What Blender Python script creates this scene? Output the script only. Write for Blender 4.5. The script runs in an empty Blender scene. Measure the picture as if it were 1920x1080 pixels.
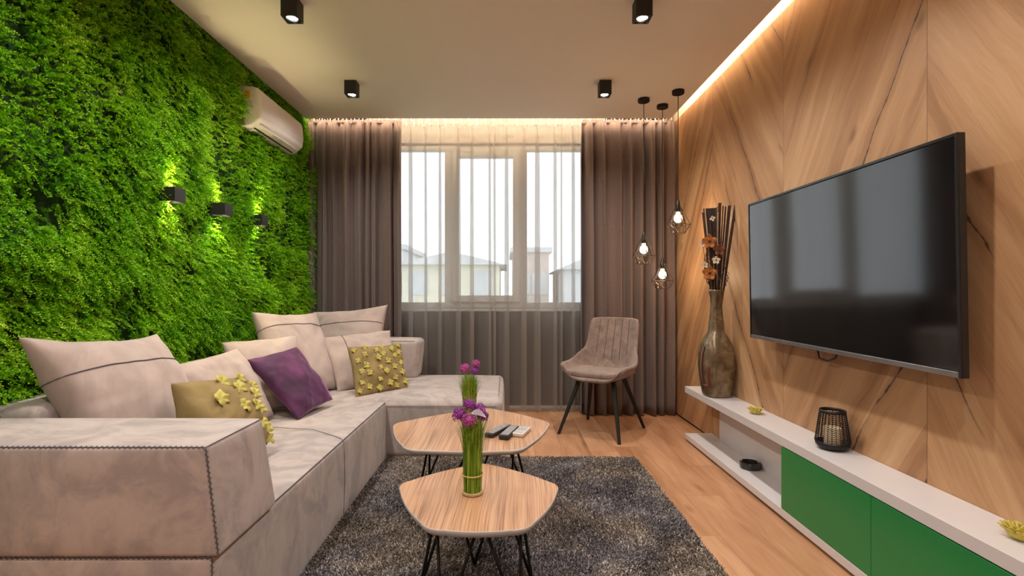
import bpy, math, random
import numpy as np
from mathutils import Vector, Matrix, noise as mnoise

C = bpy.context.scene.collection
scene = bpy.context.scene
PI = math.pi

# ------------------------------------------------------------------ camera
cd = bpy.data.cameras.new('camera')
cam = bpy.data.objects.new('camera', cd)
C.objects.link(cam)
cam.location = (0, 0, 1.08)
cam.rotation_euler = (PI / 2, 0, 0)
cd.sensor_width = 36
cd.lens = 945 / 1920 * 36
cd.shift_x = 0.0052
cd.shift_y = 0.0052
cd.clip_start = 0.05
cd.clip_end = 400
scene.camera = cam

# ------------------------------------------------------------------ colour management, sky
scene.view_settings.view_transform = 'Standard'
scene.view_settings.look = 'None'
scene.view_settings.gamma = 1
scene.view_settings.use_curve_mapping = False
scene.view_settings.exposure = 0.6
scene.cycles.use_denoising = True
scene.cycles.max_bounces = 10
scene.cycles.diffuse_bounces = 7
scene.cycles.glossy_bounces = 4
scene.cycles.transmission_bounces = 6
scene.cycles.transparent_max_bounces = 24
scene.cycles.caustics_reflective = False
scene.cycles.caustics_refractive = False
scene.cycles.sample_clamp_indirect = 6

SKY = 1.65
w = bpy.data.worlds.new('overcast_sky')
scene.world = w
w.use_nodes = True
bg = w.node_tree.nodes['Background']
bg.inputs[0].default_value = (0.93, 0.96, 1.0, 1)
bg.inputs[1].default_value = SKY

# light levels of the room's own lamps
DOWN_W = 40        # each downlight
COVE_W = 26.0       # led strip emission strength
PEND_W = 12
WARM = (1.0, 0.80, 0.58)
NEUTRAL = (1.0, 0.94, 0.87)

# ------------------------------------------------------------------ helpers
def tag(o, label=None, cat=None, group=None, kind=None):
    if label: o['label'] = label
    if cat: o['category'] = cat
    if group: o['group'] = group
    if kind: o['kind'] = kind
    return o

def thing(name, label, cat, loc=(0, 0, 0), rotz=0, group=None):
    o = bpy.data.objects.new(name, None)
    C.objects.link(o)
    o.empty_display_size = 0.05
    o.location = loc
    o.rotation_euler = (0, 0, rotz)
    return tag(o, label, cat, group)

def chain_loc(o):
    v = Vector((0, 0, 0))
    while o is not None:
        v += o.location
        o = o.parent
    return v

class MB:
    def __init__(self):
        self.v = []; self.f = []; self.mi = []; self.cur = 0
    def add(self, vs, fs):
        n = len(self.v)
        self.v += [tuple(p) for p in vs]
        for f in fs:
            self.f.append(tuple(i + n for i in f)); self.mi.append(self.cur)
        return self
    def box(self, x0, x1, y0, y1, z0, z1):
        return self.add([(x0, y0, z0), (x1, y0, z0), (x1, y1, z0), (x0, y1, z0), (x0, y0, z1), (x1, y0, z1), (x1, y1, z1), (x0, y1, z1)],
                        [(0, 3, 2, 1), (4, 5, 6, 7), (0, 1, 5, 4), (1, 2, 6, 5), (2, 3, 7, 6), (3, 0, 4, 7)])
    def obox(self, a, b, w, t, up=(0, 0, 1)):
        """bar of w x t section running from a to b"""
        a = Vector(a); b = Vector(b); d = (b - a).normalized()
        u = Vector(up)
        if abs(d.dot(u)) > 0.98: u = Vector((1, 0, 0))
        s = d.cross(u).normalized() * (w / 2); q = s.cross(d).normalized() * (t / 2)
        vs = [a - s - q, a + s - q, a + s + q, a - s + q, b - s - q, b + s - q, b + s + q, b - s + q]
        return self.add(vs, [(0, 3, 2, 1), (4, 5, 6, 7), (0, 1, 5, 4), (1, 2, 6, 5), (2, 3, 7, 6), (3, 0, 4, 7)])
    def tube(self, pts, r, n=8, cap=True, radii=None):
        pts = [Vector(p) for p in pts]
        rings = []
        nrm = None
        for i, p in enumerate(pts):
            d = (pts[min(i + 1, len(pts) - 1)] - pts[max(i - 1, 0)])
            d = d.normalized() if d.length > 1e-9 else Vector((0, 0, 1))
            if nrm is None:
                nrm = d.orthogonal().normalized()
            else:
                nrm = (nrm - d * nrm.dot(d))
                nrm = nrm.normalized() if nrm.length > 1e-6 else d.orthogonal().normalized()
            b = d.cross(nrm)
            rr = radii[i] if radii else r
            rings.append([p + (nrm * math.cos(2 * PI * k / n) + b * math.sin(2 * PI * k / n)) * rr for k in range(n)])
        vs = [q for rg in rings for q in rg]
        fs = []
        for i in range(len(pts) - 1):
            for k in range(n):
                k2 = (k + 1) % n
                fs.append((i * n + k, i * n + k2, (i + 1) * n + k2, (i + 1) * n + k))
        if cap:
            fs.append(tuple(reversed(range(n))))
            fs.append(tuple((len(pts) - 1) * n + k for k in range(n)))
        return self.add(vs, fs)
    def lathe(self, prof, n=32, cx=0, cy=0, cz=0, sx=1, sy=1, power=2.0, cap0=True, cap1=True):
        vs = []; fs = []
        for (r, z) in prof:
            for k in range(n):
                a = 2 * PI * k / n
                c, s = math.cos(a), math.sin(a)
                q = (abs(c) ** power + abs(s) ** power) ** (-1.0 / power)
                vs.append((cx + r * c * q * sx, cy + r * s * q * sy, cz + z))
        for i in range(len(prof) - 1):
            for k in range(n):
                k2 = (k + 1) % n
                fs.append((i * n + k, i * n + k2, (i + 1) * n + k2, (i + 1) * n + k))
        if cap0: fs.append(tuple(reversed(range(n))))
        if cap1: fs.append(tuple((len(prof) - 1) * n + k for k in range(n)))
        return self.add(vs, fs)
    def prism(self, poly, z0, z1):
        n = len(poly)
        vs = [(x, y, z0) for x, y in poly] + [(x, y, z1) for x, y in poly]
        fs = [tuple(reversed(range(n))), tuple(range(n, 2 * n))]
        fs += [(k, (k + 1) % n, n + (k + 1) % n, n + k) for k in range(n)]
        return self.add(vs, fs)
    def sphere(self, c, r, nu=12, nv=8, sz=1.0):
        vs = []; fs = []
        for j in range(nv + 1):
            th = PI * j / nv
            for i in range(nu):
                a = 2 * PI * i / nu
                vs.append((c[0] + r * math.sin(th) * math.cos(a), c[1] + r * math.sin(th) * math.sin(a), c[2] - r * sz * math.cos(th)))
        for j in range(nv):
            for i in range(nu):
                i2 = (i + 1) % nu
                fs.append((j * nu + i, j * nu + i2, (j + 1) * nu + i2, (j + 1) * nu + i))
        return self.add(vs, fs)
    def build(self, name, mats, parent=None, smooth=False, world=True, bevel=0, segs=2, solid=0, subsurf=0, auto=None):
        off = chain_loc(parent) if (parent is not None and world) else Vector((0, 0, 0))
        me = bpy.data.meshes.new(name)
        vs = [(p[0] - off.x, p[1] - off.y, p[2] - off.z) for p in self.v]
        me.from_pydata(vs, [], self.f)
        if not isinstance(mats, (list, tuple)): mats = [mats]
        for m in mats: me.materials.append(m)
        if len(mats) > 1: me.polygons.foreach_set('material_index', self.mi)
        if smooth: me.polygons.foreach_set('use_smooth', [True] * len(me.polygons))
        me.update()
        o = bpy.data.objects.new(name, me)
        C.objects.link(o)
        if parent is not None: o.parent = parent
        if solid:
            md = o.modifiers.new('solid', 'SOLIDIFY'); md.thickness = solid; md.offset = 0
        if bevel:
            md = o.modifiers.new('bevel', 'BEVEL'); md.width = bevel; md.segments = segs; md.limit_method = 'ANGLE'; md.angle_limit = 0.6
            if not smooth:
                me.polygons.foreach_set('use_smooth', [True] * len(me.polygons))
                md.harden_normals = True
        if subsurf:
            md = o.modifiers.new('sub', 'SUBSURF'); md.levels = subsurf; md.render_levels = subsurf
        return o

def copy_tree(o, parent=None):
    c = o.copy(); C.objects.link(c)
    if parent is not None: c.parent = parent
    for ch in [x for x in bpy.data.objects if x.parent == o]:
        copy_tree(ch, c)
    return c

def big_mesh(name, verts, quads, mat, attrs=None, parent=None, smooth=False):
    me = bpy.data.meshes.new(name)
    nv, nf = len(verts), len(quads)
    k = quads.shape[1]
    me.vertices.add(nv); me.vertices.foreach_set('co', verts.astype(np.float32).ravel())
    me.loops.add(nf * k); me.loops.foreach_set('vertex_index', quads.astype(np.int32).ravel())
    me.polygons.add(nf); me.polygons.foreach_set('loop_start', np.arange(0, nf * k, k, dtype=np.int32))
    if smooth: me.polygons.foreach_set('use_smooth', np.ones(nf, dtype=bool))
    me.update(calc_edges=True)
    if attrs:
        for an, arr in attrs.items():
            at = me.attributes.new(an, 'FLOAT', 'POINT'); at.data.foreach_set('value', arr.astype(np.float32))
    me.materials.append(mat)
    o = bpy.data.objects.new(name, me); C.objects.link(o)
    if parent is not None: o.parent = parent
    return o

# ------------------------------------------------------------------ node helpers
class NT:
    def __init__(self, name, rough=0.5, spec=0.5, metal=0.0):
        self.mat = bpy.data.materials.new(name); self.mat.use_nodes = True
        self.t = self.mat.node_tree; self.b = self.t.nodes['Principled BSDF']
        self.out = self.t.nodes['Material Output']
        self.b.inputs['Roughness'].default_value = rough
        self.b.inputs['Metallic'].default_value = metal
        self.b.inputs['Specular IOR Level'].default_value = spec
    def n(self, typ, **kw):
        nd = self.t.nodes.new(typ)
        for k, v in kw.items(): setattr(nd, k, v)
        return nd
    def link(self, a, b): self.t.links.new(a, b)
    def put(self, sock, val):
        if isinstance(val, bpy.types.NodeSocket): self.link(val, sock)
        elif val is not None:
            if isinstance(val, (tuple, list)) and len(val) == 3 and sock.type == 'RGBA': val = (*val, 1)
            sock.default_value = val
    def m(self, op, a, b=None, c=None, clamp=False):
        nd = self.n('ShaderNodeMath', operation=op, use_clamp=clamp)
        self.put(nd.inputs[0], a); self.put(nd.inputs[1], b); self.put(nd.inputs[2], c)
        return nd.outputs[0]
    def coord(self, which='Object'):
        return self.n('ShaderNodeTexCoord').outputs[which]
    def sep(self, v):
        nd = self.n('ShaderNodeSeparateXYZ'); self.link(v, nd.inputs[0]); return nd.outputs
    def comb(self, x, y, z):
        nd = self.n('ShaderNodeCombineXYZ')
        for i, q in enumerate((x, y, z)): self.put(nd.inputs[i], q)
        return nd.outputs[0]
    def map(self, v, scale=(1, 1, 1), loc=(0, 0, 0), rot=(0, 0, 0)):
        nd = self.n('ShaderNodeMapping'); self.link(v, nd.inputs[0])
        nd.inputs['Scale'].default_value = scale; nd.inputs['Location'].default_value = loc; nd.inputs['Rotation'].default_value = rot
        return nd.outputs[0]
    def noise(self, v, scale=5, detail=3, rough=0.5, dist=0.0, col=False):
        nd = self.n('ShaderNodeTexNoise'); self.put(nd.inputs['Vector'], v)
        nd.inputs['Scale'].default_value = scale; nd.inputs['Detail'].default_value = detail
        nd.inputs['Roughness'].default_value = rough; nd.inputs['Distortion'].default_value = dist
        return nd.outputs['Color' if col else 'Fac']
    def white(self, v):
        nd = self.n('ShaderNodeTexWhiteNoise', noise_dimensions='3D'); self.link(v, nd.inputs['Vector']); return nd.outputs['Value']
    def ramp(self, fac, stops, interp='LINEAR'):
        nd = self.n('ShaderNodeValToRGB'); self.put(nd.inputs[0], fac)
        cr = nd.color_ramp; cr.interpolation = interp
        while len(cr.elements) < len(stops): cr.elements.new(0.5)
        for e, (p, c) in zip(cr.elements, stops):
            e.position = p; e.color = (*c, 1) if len(c) == 3 else c
        return nd.outputs[0]
    def mix(self, fac, a, b, blend='MIX'):
        nd = self.n('ShaderNodeMix', data_type='RGBA', blend_type=blend)
        self.put(nd.inputs[0], fac); self.put(nd.inputs[6], a); self.put(nd.inputs[7], b)
        return nd.outputs[2]
    def attr(self, name):
        return self.n('ShaderNodeAttribute', attribute_name=name).outputs['Fac']
    def color(self, c): self.put(self.b.inputs['Base Color'], c); return self
    def bump(self, h, strength=0.3, dist=0.01):
        nd = self.n('ShaderNodeBump'); nd.inputs['Strength'].default_value = strength; nd.inputs['Distance'].default_value = dist
        self.link(h, nd.inputs['Height']); self.link(nd.outputs[0], self.b.inputs['Normal']); return self

def s2l(*c):
    return tuple(((x / 255) / 12.92 if x / 255 <= 0.04045 else ((x / 255 + 0.055) / 1.055) ** 2.4) for x in c)

def plain(name, c, rough=0.5, metal=0.0, spec=0.5, var=0.06, scale=12, bump=0):
    n = NT(name, rough, spec, metal)
    f = n.noise(n.coord(), scale, 3)
    a = tuple(x * (1 - var) for x in c); b = tuple(min(1, x * (1 + var)) for x in c)
    n.color(n.ramp(f, [(0.3, a), (0.7, b)]))
    if bump: n.bump(n.noise(n.coord(), scale * 20, 2), bump, 0.002)
    return n.mat

def emit(name, c, s):
    n = NT(name)
    n.b.inputs['Base Color'].default_value = (0.02, 0.02, 0.02, 1)
    n.b.inputs['Emission Color'].default_value = (*c, 1)
    n.b.inputs['Emission Strength'].default_value = s
    return n.mat

# ------------------------------------------------------------------ materials
M = {}
M['white_paint'] = plain('white_paint', (0.82, 0.77, 0.71), 0.7, var=0.02, scale=3)
M['ceiling'] = plain('ceiling_paint', (0.84, 0.77, 0.70), 0.8, var=0.015, scale=2)
M['dark_wall'] = plain('dark_wall', (0.055, 0.048, 0.048), 0.8, var=0.04, scale=4)  # dark tone used beside and below the window opening
M['cream'] = plain('cream_plaster', (0.85, 0.75, 0.58), 0.8, var=0.02)
M['black_metal'] = plain('black_metal', (0.012, 0.011, 0.011), 0.45, metal=0.3, var=0.2)
M['black_matte'] = plain('black_matte', (0.02, 0.019, 0.018), 0.6, var=0.15)
M['white_gloss'] = plain('white_lacquer', (0.64, 0.61, 0.62), 0.28, var=0.015)
M['upvc'] = plain('white_upvc', (0.80, 0.81, 0.80), 0.35, var=0.01)
M['ac_white'] = plain('ac_plastic', (0.74, 0.70, 0.68), 0.35, var=0.02)
M['green'] = plain('green_lacquer', s2l(24, 128, 66), 0.32, var=0.05, scale=1.5)
M['thread'] = plain('grey_thread', (0.085, 0.08, 0.10), 0.8, var=0.2, scale=200)
M['black_gloss'] = plain('tv_gloss', (0.012, 0.012, 0.013), 0.18, var=0.1)
M['silver'] = plain('silver_strip', (0.30, 0.30, 0.31), 0.3, metal=0.8, var=0.1)
M['candle'] = plain('candle_wax', (0.88, 0.72, 0.50), 0.5, var=0.05)

def screen_mat():
    n = NT('tv_screen', 0.09, 1.0)
    n.color(n.ramp(n.noise(n.coord(), 2, 1), [(0.3, (0.0025, 0.0025, 0.003)), (0.7, (0.004, 0.004, 0.0045))]))
    return n.mat
M['screen'] = screen_mat()

def suede(name, dark, mid, light, scale=1.0):
    n = NT(name, 0.85, 0.2)
    co = n.coord()
    warp = n.noise(co, 2.2 * scale, 2, col=True)
    v = n.mix(0.25, co, warp)
    a = n.noise(n.map(v, (1.3, 1.3, 0.8)), 5 * scale, 4, 0.62, 1.2)
    b = n.noise(co, 26 * scale, 3, 0.6, 0.6)
    f = n.m('ADD', n.m('MULTIPLY', a, 0.8), n.m('MULTIPLY', b, 0.2))
    n.color(n.ramp(f, [(0.40, dark), (0.50, mid), (0.60, light)]))
    n.b.inputs['Sheen Weight'].default_value = 0.25
    n.b.inputs['Sheen Roughness'].default_value = 0.4
    n.bump(n.m('ADD', n.noise(co, 7, 3), n.m('MULTIPLY', n.noise(co, 420, 2), 0.04)), 0.25, 0.012)
    return n.mat
M['suede'] = suede('beige_suede', (0.35, 0.305, 0.295), (0.43, 0.368, 0.35), (0.49, 0.42, 0.398), 1.1)
M['linen'] = suede('beige_cushion_cloth', (0.42, 0.335, 0.305), (0.475, 0.38, 0.345), (0.52, 0.42, 0.385), 0.6)

def velvet():
    n = NT('purple_velvet', 0.6, 0.25)
    co = n.coord()
    f = n.noise(co, 6, 3, 0.5, 0.5)
    n.color(n.ramp(f, [(0.35, s2l(64, 34, 62)), (0.55, s2l(88, 46, 82)), (0.72, s2l(122, 66, 108))]))
    n.b.inputs['Sheen Weight'].default_value = 0.9
    n.b.inputs['Sheen Roughness'].default_value = 0.35
    n.b.inputs['Sheen Tint'].default_value = (0.75, 0.45, 0.72, 1)
    n.bump(n.noise(n.map(co, (1, 1, 2)), 8, 2, 0.5, 0.3), 0.35, 0.014)
    return n.mat
M['velvet'] = velvet()
def ochre(name, c):
    n = NT(name, 0.8, 0.2)
    co = n.coord()
    f = n.noise(co, 10, 3)
    n.color(n.ramp(f, [(0.3, tuple(x * 0.85 for x in c)), (0.7, tuple(x * 1.1 for x in c))]))
    n.bump(n.noise(co, 12, 3), 0.4, 0.015)
    return n.mat
M['ochre'] = ochre('ochre_cloth', s2l(146, 126, 84))
M['petal'] = plain('felt_petal', s2l(186, 176, 92), 0.8, var=0.15, scale=20)

def chair_cloth():
    n = NT('taupe_microfibre', 0.8, 0.25)
    co = n.coord()
    f = n.noise(co, 14, 4, 0.65, 0.6)
    n.color(n.ramp(f, [(0.3, s2l(112, 96, 90)), (0.7, s2l(150, 130, 120))]))
    n.b.inputs['Sheen Weight'].default_value = 0.3
    n.bump(n.noise(co, 300, 2), 0.1, 0.002)
    return n.mat
M['chair'] = chair_cloth()

def drape(name, c, trans=0.12):
    n = NT(name, 0.8, 0.2)
    co = n.coord()
    weave = n.noise(n.map(co, (220, 220, 60)), 1, 2)
    base = n.ramp(weave, [(0.3, tuple(x * 0.85 for x in c)), (0.7, tuple(x * 1.12 for x in c))])
    n.color(base)
    n.b.inputs['Sheen Weight'].default_value = 0.25
    if trans:
        tr = n.n('ShaderNodeBsdfTranslucent'); n.put(tr.inputs[0], tuple(min(1, x * 1.5) for x in c))
        mx = n.n('ShaderNodeMixShader'); mx.inputs[0].default_value = trans
        n.link(n.b.outputs[0], mx.inputs[1]); n.link(tr.outputs[0], mx.inputs[2]); n.link(mx.outputs[0], n.out.inputs[0])
    return n.mat
M['drape'] = drape('taupe_drape', s2l(124, 106, 100))

def sheer():
    n = NT('sheer_voile', 0.7, 0.1)
    co = n.coord()
    dif = n.n('ShaderNodeBsdfDiffuse'); n.put(dif.inputs[0], (0.46, 0.41, 0.375))
    trl = n.n('ShaderNodeBsdfTranslucent'); n.put(trl.inputs[0], (0.56, 0.52, 0.48))
    m1 = n.n('ShaderNodeMixShader'); m1.inputs[0].default_value = 0.5
    n.link(dif.outputs[0], m1.inputs[1]); n.link(trl.outputs[0], m1.inputs[2])
    tp = n.n('ShaderNodeBsdfTransparent')
    m2 = n.n('ShaderNodeMixShader')
    m2.inputs[0].default_value = 0.44
    n.link(tp.outputs[0], m2.inputs[1]); n.link(m1.outputs[0], m2.inputs[2]); n.link(m2.outputs[0], n.out.inputs[0])
    return n.mat
M['sheer'] = sheer()

def glass():
    n = NT('window_glass')
    tp = n.n('ShaderNodeBsdfTransparent'); n.put(tp.inputs[0], (0.95, 0.97, 0.97))
    gl = n.n('ShaderNodeBsdfGlossy'); gl.inputs['Roughness'].default_value = 0.01
    m = n.n('ShaderNodeMixShader'); m.inputs[0].default_value = 0.05
    n.link(tp.outputs[0], m.inputs[1]); n.link(gl.outputs[0], m.inputs[2]); n.link(m.outputs[0], n.out.inputs[0])
    return n.mat
M['glass'] = glass()

def chevron_wood():
    n = NT('chevron_oak_panel', 0.42, 0.35)
    x, y, z = n.sep(n.coord())
    st = 0.94
    yy = n.m('SUBTRACT', y, 0.87 - 3 * 1.88)
    strip = n.m('FLOOR', n.m('DIVIDE', yy, st))
    mm = n.m('PINGPONG', yy, st)
    a = math.radians(58)
    u = n.m('ADD', n.m('MULTIPLY', mm, math.cos(a)), n.m('MULTIPLY', z, math.sin(a)))
    v = n.m('SUBTRACT', n.m('MULTIPLY', z, math.cos(a)), n.m('MULTIPLY', mm, math.sin(a)))
    wav = n.noise(n.comb(n.m('MULTIPLY', u, 1.6), n.m('MULTIPLY', v, 2.0), strip), 1, 3, 0.55)
    vw = n.m('ADD', v, n.m('MULTIPLY', n.m('SUBTRACT', wav, 0.5), 0.11))
    pl = n.m('FLOOR', n.m('DIVIDE', v, 0.235))
    rnd = n.white(n.comb(pl, strip, 3.1))
    rnd2 = n.white(n.comb(pl, strip, 9.7))
    rz = n.m('ADD', n.m('MULTIPLY', rnd, 17.0), n.m('MULTIPLY', strip, 5.3))
    big = n.noise(n.comb(n.m('MULTIPLY', u, 0.9), n.m('MULTIPLY', vw, 9.0), rz), 1, 3, 0.5, 0.5)
    med = n.noise(n.comb(n.m('MULTIPLY', u, 1.7), n.m('MULTIPLY', vw, 34.0), rz), 1, 4, 0.6, 0.4)
    fine = n.noise(n.comb(n.m('MULTIPLY', u, 9.0), n.m('MULTIPLY', vw, 260.0), rz), 1, 3, 0.6)
    f = n.m('ADD', n.m('ADD', n.m('MULTIPLY', big, 0.58), n.m('MULTIPLY', med, 0.22)), n.m('MULTIPLY', fine, 0.20))
    f = n.m('ADD', f, n.m('MULTIPLY', n.m('SUBTRACT', rnd2, 0.5), 0.12))
    col = n.ramp(f, [(0.30, s2l(140, 101, 70)), (0.43, s2l(170, 128, 92)), (0.54, s2l(186, 145, 106)), (0.68, s2l(200, 162, 124))])
    # dark cracks that wander along the grain
    fr = n.m('FRACT', n.m('ADD', n.m('DIVIDE', vw, 0.31), rnd if False else 0.37))
    dd = n.m('ABSOLUTE', n.m('SUBTRACT', fr, 0.5))
    jag = n.noise(n.comb(n.m('MULTIPLY', u, 22), n.m('MULTIPLY', v, 14), strip), 1, 3, 0.7)
    wid = n.m('MULTIPLY', n.m('POWER', jag, 3.0), 0.075)
    crack = n.m('LESS_THAN', dd, wid)
    soft = n.m('SUBTRACT', 1.0, n.m('MULTIPLY', dd, 9.0), clamp=True)
    gate = n.ramp(n.noise(n.comb(n.m('MULTIPLY', u, 1.5), n.m('MULTIPLY', v, 2.5), n.m('ADD', strip, 4.4)), 1, 2), [(0.46, (0, 0, 0)), (0.53, (1, 1, 1))])
    col = n.mix(n.m('MULTIPLY', n.m('MULTIPLY', soft, gate), 0.38), col, s2l(116, 78, 52))
    col = n.mix(n.m('MULTIPLY', n.m('MULTIPLY', crack, gate), 0.85), col, s2l(76, 52, 38))
    # knots
    vo = n.n('ShaderNodeTexVoronoi'); vo.inputs['Scale'].default_value = 1
    n.link(n.comb(n.m('MULTIPLY', u, 2.1), n.m('MULTIPLY', v, 4.6), n.m('MULTIPLY', strip, 3.0)), vo.inputs['Vector'])
    kn = n.ramp(vo.outputs['Distance'], [(0.03, (1, 1, 1)), (0.11, (0, 0, 0))])
    col = n.mix(n.m('MULTIPLY', kn, 0.55), col, s2l(96, 62, 42))
    # board joints across the strip seams
    e = n.m('MINIMUM', mm, n.m('SUBTRACT', st, mm))
    seam = n.m('LESS_THAN', e, 0.0022)
    col = n.mix(n.m('MULTIPLY', seam, 0.5), col, s2l(96, 64, 44))
    n.color(col)
    n.bump(n.m('SUBTRACT', f, n.m('MULTIPLY', n.m('MULTIPLY', crack, gate), 0.5)), 0.25, 0.004)
    return n.mat
M['chevron'] = chevron_wood()

def floor_wood():
    n = NT('oak_laminate_floor', 0.36, 0.4)
    x, y, z = n.sep(n.coord())
    pw = 0.19
    row = n.m('FLOOR', n.m('DIVIDE', x, pw))
    off = n.m('MULTIPLY', n.white(n.comb(row, 1.0, 2.0)), 1.3)
    seg = n.m('FLOOR', n.m('DIVIDE', n.m('ADD', y, off), 1.3))
    rnd = n.white(n.comb(row, seg, 5.0))
    rz = n.m('ADD', n.m('MULTIPLY', rnd, 40.0), row)
    big = n.noise(n.comb(n.m('MULTIPLY', x, 9), n.m('MULTIPLY', y, 1.3), rz), 1, 3, 0.55, 0.8)
    fine = n.noise(n.comb(n.m('MULTIPLY', x, 90), n.m('MULTIPLY', y, 5), rz), 1, 4, 0.6, 0.3)
    f = n.m('ADD', n.m('ADD', n.m('MULTIPLY', big, 0.62), n.m('MULTIPLY', fine, 0.30)), n.m('MULTIPLY', rnd, 0.13))
    col = n.ramp(f, [(0.34, s2l(150, 106, 76)), (0.46, s2l(176, 130, 96)), (0.58, s2l(190, 144, 110)), (0.72, s2l(202, 158, 124))])
    vo = n.n('ShaderNodeTexVoronoi'); vo.inputs['Scale'].default_value = 1
    n.link(n.comb(n.m('MULTIPLY', x, 5), n.m('MULTIPLY', y, 1.6), n.m('MULTIPLY', row, 3.0)), vo.inputs['Vector'])
    kn = n.ramp(vo.outputs['Distance'], [(0.03, (1, 1, 1)), (0.12, (0, 0, 0))])
    col = n.mix(n.m('MULTIPLY', kn, 0.45), col, s2l(104, 66, 42))
    fx = n.m('FRACT', n.m('DIVIDE', x, pw))
    ex = n.m('MULTIPLY', n.m('MINIMUM', fx, n.m('SUBTRACT', 1.0, fx)), pw)
    fy = n.m('FRACT', n.m('DIVIDE', n.m('ADD', y, off), 1.3))
    ey = n.m('MULTIPLY', n.m('MINIMUM', fy, n.m('SUBTRACT', 1.0, fy)), 1.3)
    g = n.m('LESS_THAN', n.m('MINIMUM', ex, ey), 0.0016)
    col = n.mix(n.m('MULTIPLY', g, 0.45), col, s2l(96, 62, 42))
    n.color(col)
    n.bump(n.m('SUBTRACT', fine, n.m('MULTIPLY', g, 1.0)), 0.12, 0.003)
    return n.mat
M['floor'] = floor_wood()

def table_wood():
    n = NT('oak_veneer', 0.35, 0.4)
    x, y, z = n.sep(n.coord())
    w1 = n.noise(n.comb(n.m('MULTIPLY', x, 3), n.m('MULTIPLY', y, 1.2), 0.0), 1, 2)
    xw = n.m('ADD', x, n.m('MULTIPLY', w1, 0.06))
    a = n.noise(n.comb(n.m('MULTIPLY', xw, 240), n.m('MULTIPLY', y, 2.2), 0.0), 1, 3, 0.6)
    b = n.noise(n.comb(n.m('MULTIPLY', xw, 16), n.m('MULTIPLY', y, 1.0), 3.0), 1, 3, 0.55)
    f = n.m('ADD', n.m('MULTIPLY', a, 0.72), n.m('MULTIPLY', b, 0.28))
    n.color(n.ramp(f, [(0.36, s2l(122, 84, 58)), (0.47, s2l(174, 130, 96)), (0.58, s2l(194, 152, 116))]))
    n.bump(a, 0.15, 0.002)
    return n.mat
M['table_wood'] = table_wood()
M['table_edge'] = plain('white_table_edge', (0.50, 0.48, 0.47), 0.4, var=0.03)

def moss_mat():
    n = NT('moss_leaves', 0.55, 0.25)
    co = n.coord()
    r = n.attr('rnd')
    big = n.noise(co, 1.7, 3, 0.55)
    med = n.noise(co, 7, 3, 0.6)
    f = n.m('ADD', n.m('ADD', n.m('MULTIPLY', big, 0.40), n.m('MULTIPLY', med, 0.30)), n.m('MULTIPLY', r, 0.34))
    col = n.ramp(f, [(0.30, s2l(60, 124, 8)), (0.46, s2l(102, 172, 12)), (0.60, s2l(150, 204, 26)), (0.80, s2l(206, 232, 80))])
    n.color(col)
    tr = n.n('ShaderNodeBsdfTranslucent'); n.link(col, tr.inputs[0])
    mx = n.n('ShaderNodeMixShader'); mx.inputs[0].default_value = 0.25
    n.link(n.b.outputs[0], mx.inputs[1]); n.link(tr.outputs[0], mx.inputs[2]); n.link(mx.outputs[0], n.out.inputs[0])
    return n.mat
M['moss'] = moss_mat()
M['moss_base'] = plain('moss_base', s2l(26, 60, 6), 0.9, var=0.3, scale=30)

def rug_mat():
    n = NT('shag_pile', 0.75, 0.25)
    co = n.coord()
    r = n.attr('rnd')
    big = n.noise(co, 4.5, 4, 0.6, 0.6)
    f = n.m('ADD', n.m('MULTIPLY', big, 0.60), n.m('MULTIPLY', r, 0.46))
    cool = n.ramp(f, [(0.34, s2l(88, 83, 88)), (0.50, s2l(124, 118, 120)), (0.66, s2l(162, 156, 158)), (0.85, s2l(230, 224, 220))])
    warm = n.ramp(f, [(0.34, s2l(100, 90, 84)), (0.50, s2l(134, 124, 114)), (0.66, s2l(174, 160, 148)), (0.85, s2l(236, 224, 210))])
    n.color(n.mix(n.ramp(n.noise(co, 2.1, 2), [(0.42, (0, 0, 0)), (0.58, (1, 1, 1))]), cool, warm))
    return n.mat
M['rug'] = rug_mat()
M['rug_base'] = plain('rug_backing', s2l(98, 90, 88), 0.9, var=0.2, scale=40)

# ------------------------------------------------------------------ large light strips (LED in the ceiling coves)
def led(name, x0, x1, y0, y1, z0, z1, label, strength, col=WARM):
    b = MB(); b.box(x0, x1, y0, y1, z0, z1)
    o = b.build(name, emit(name + '_glow', col, strength))
    tag(o, label, 'light strip')
    return o

# ------------------------------------------------------------------ room shell
XL, XR, YB, YF, H = -1.86, 1.51, 4.76, -2.6, 2.60
HT = 2.74      # top of the coves
def struct(name, b, mat, **kw):
    o = b.build(name, mat, **kw); o['kind'] = 'structure'; return o

struct('floor', MB().box(XL - 0.1, XR + 0.2, YF - 0.1, YB + 0.2, -0.1, 0), M['floor'])
# ceiling slab leaves coves at the left, right and window side
struct('ceiling', MB().box(-1.745, 1.425, YF, 4.38, H, H + 0.08), M['ceiling'])
struct('trim_1', MB().box(XL - 0.1, XR + 0.2, YF, YB + 0.2, HT, HT + 0.1), M['cream'])
struct('wall_left', MB().box(XL - 0.1, XL, YF, YB + 0.2, -0.05, HT), M['white_paint'])
struct('wall_front', MB().box(XL, XR + 0.1, YF - 0.1, YF, -0.05, HT), M['white_paint'])
struct('wall_right', MB().box(XR + 0.022, XR + 0.2, YF, YB + 0.2, -0.05, HT), M['cream'])
# chevron panelling: one mesh of boards standing off the plaster, 1.5 cm above the floor
b = MB(); b.box(XR, XR + 0.0215, YF, YB, 0.018, H + 0.02)
struct('trim_2', b, M['chevron'])
struct('trim_3', MB().box(XR + 0.008, XR + 0.0215, YF, YB, 0.0, 0.018), M['black_matte'])

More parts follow.
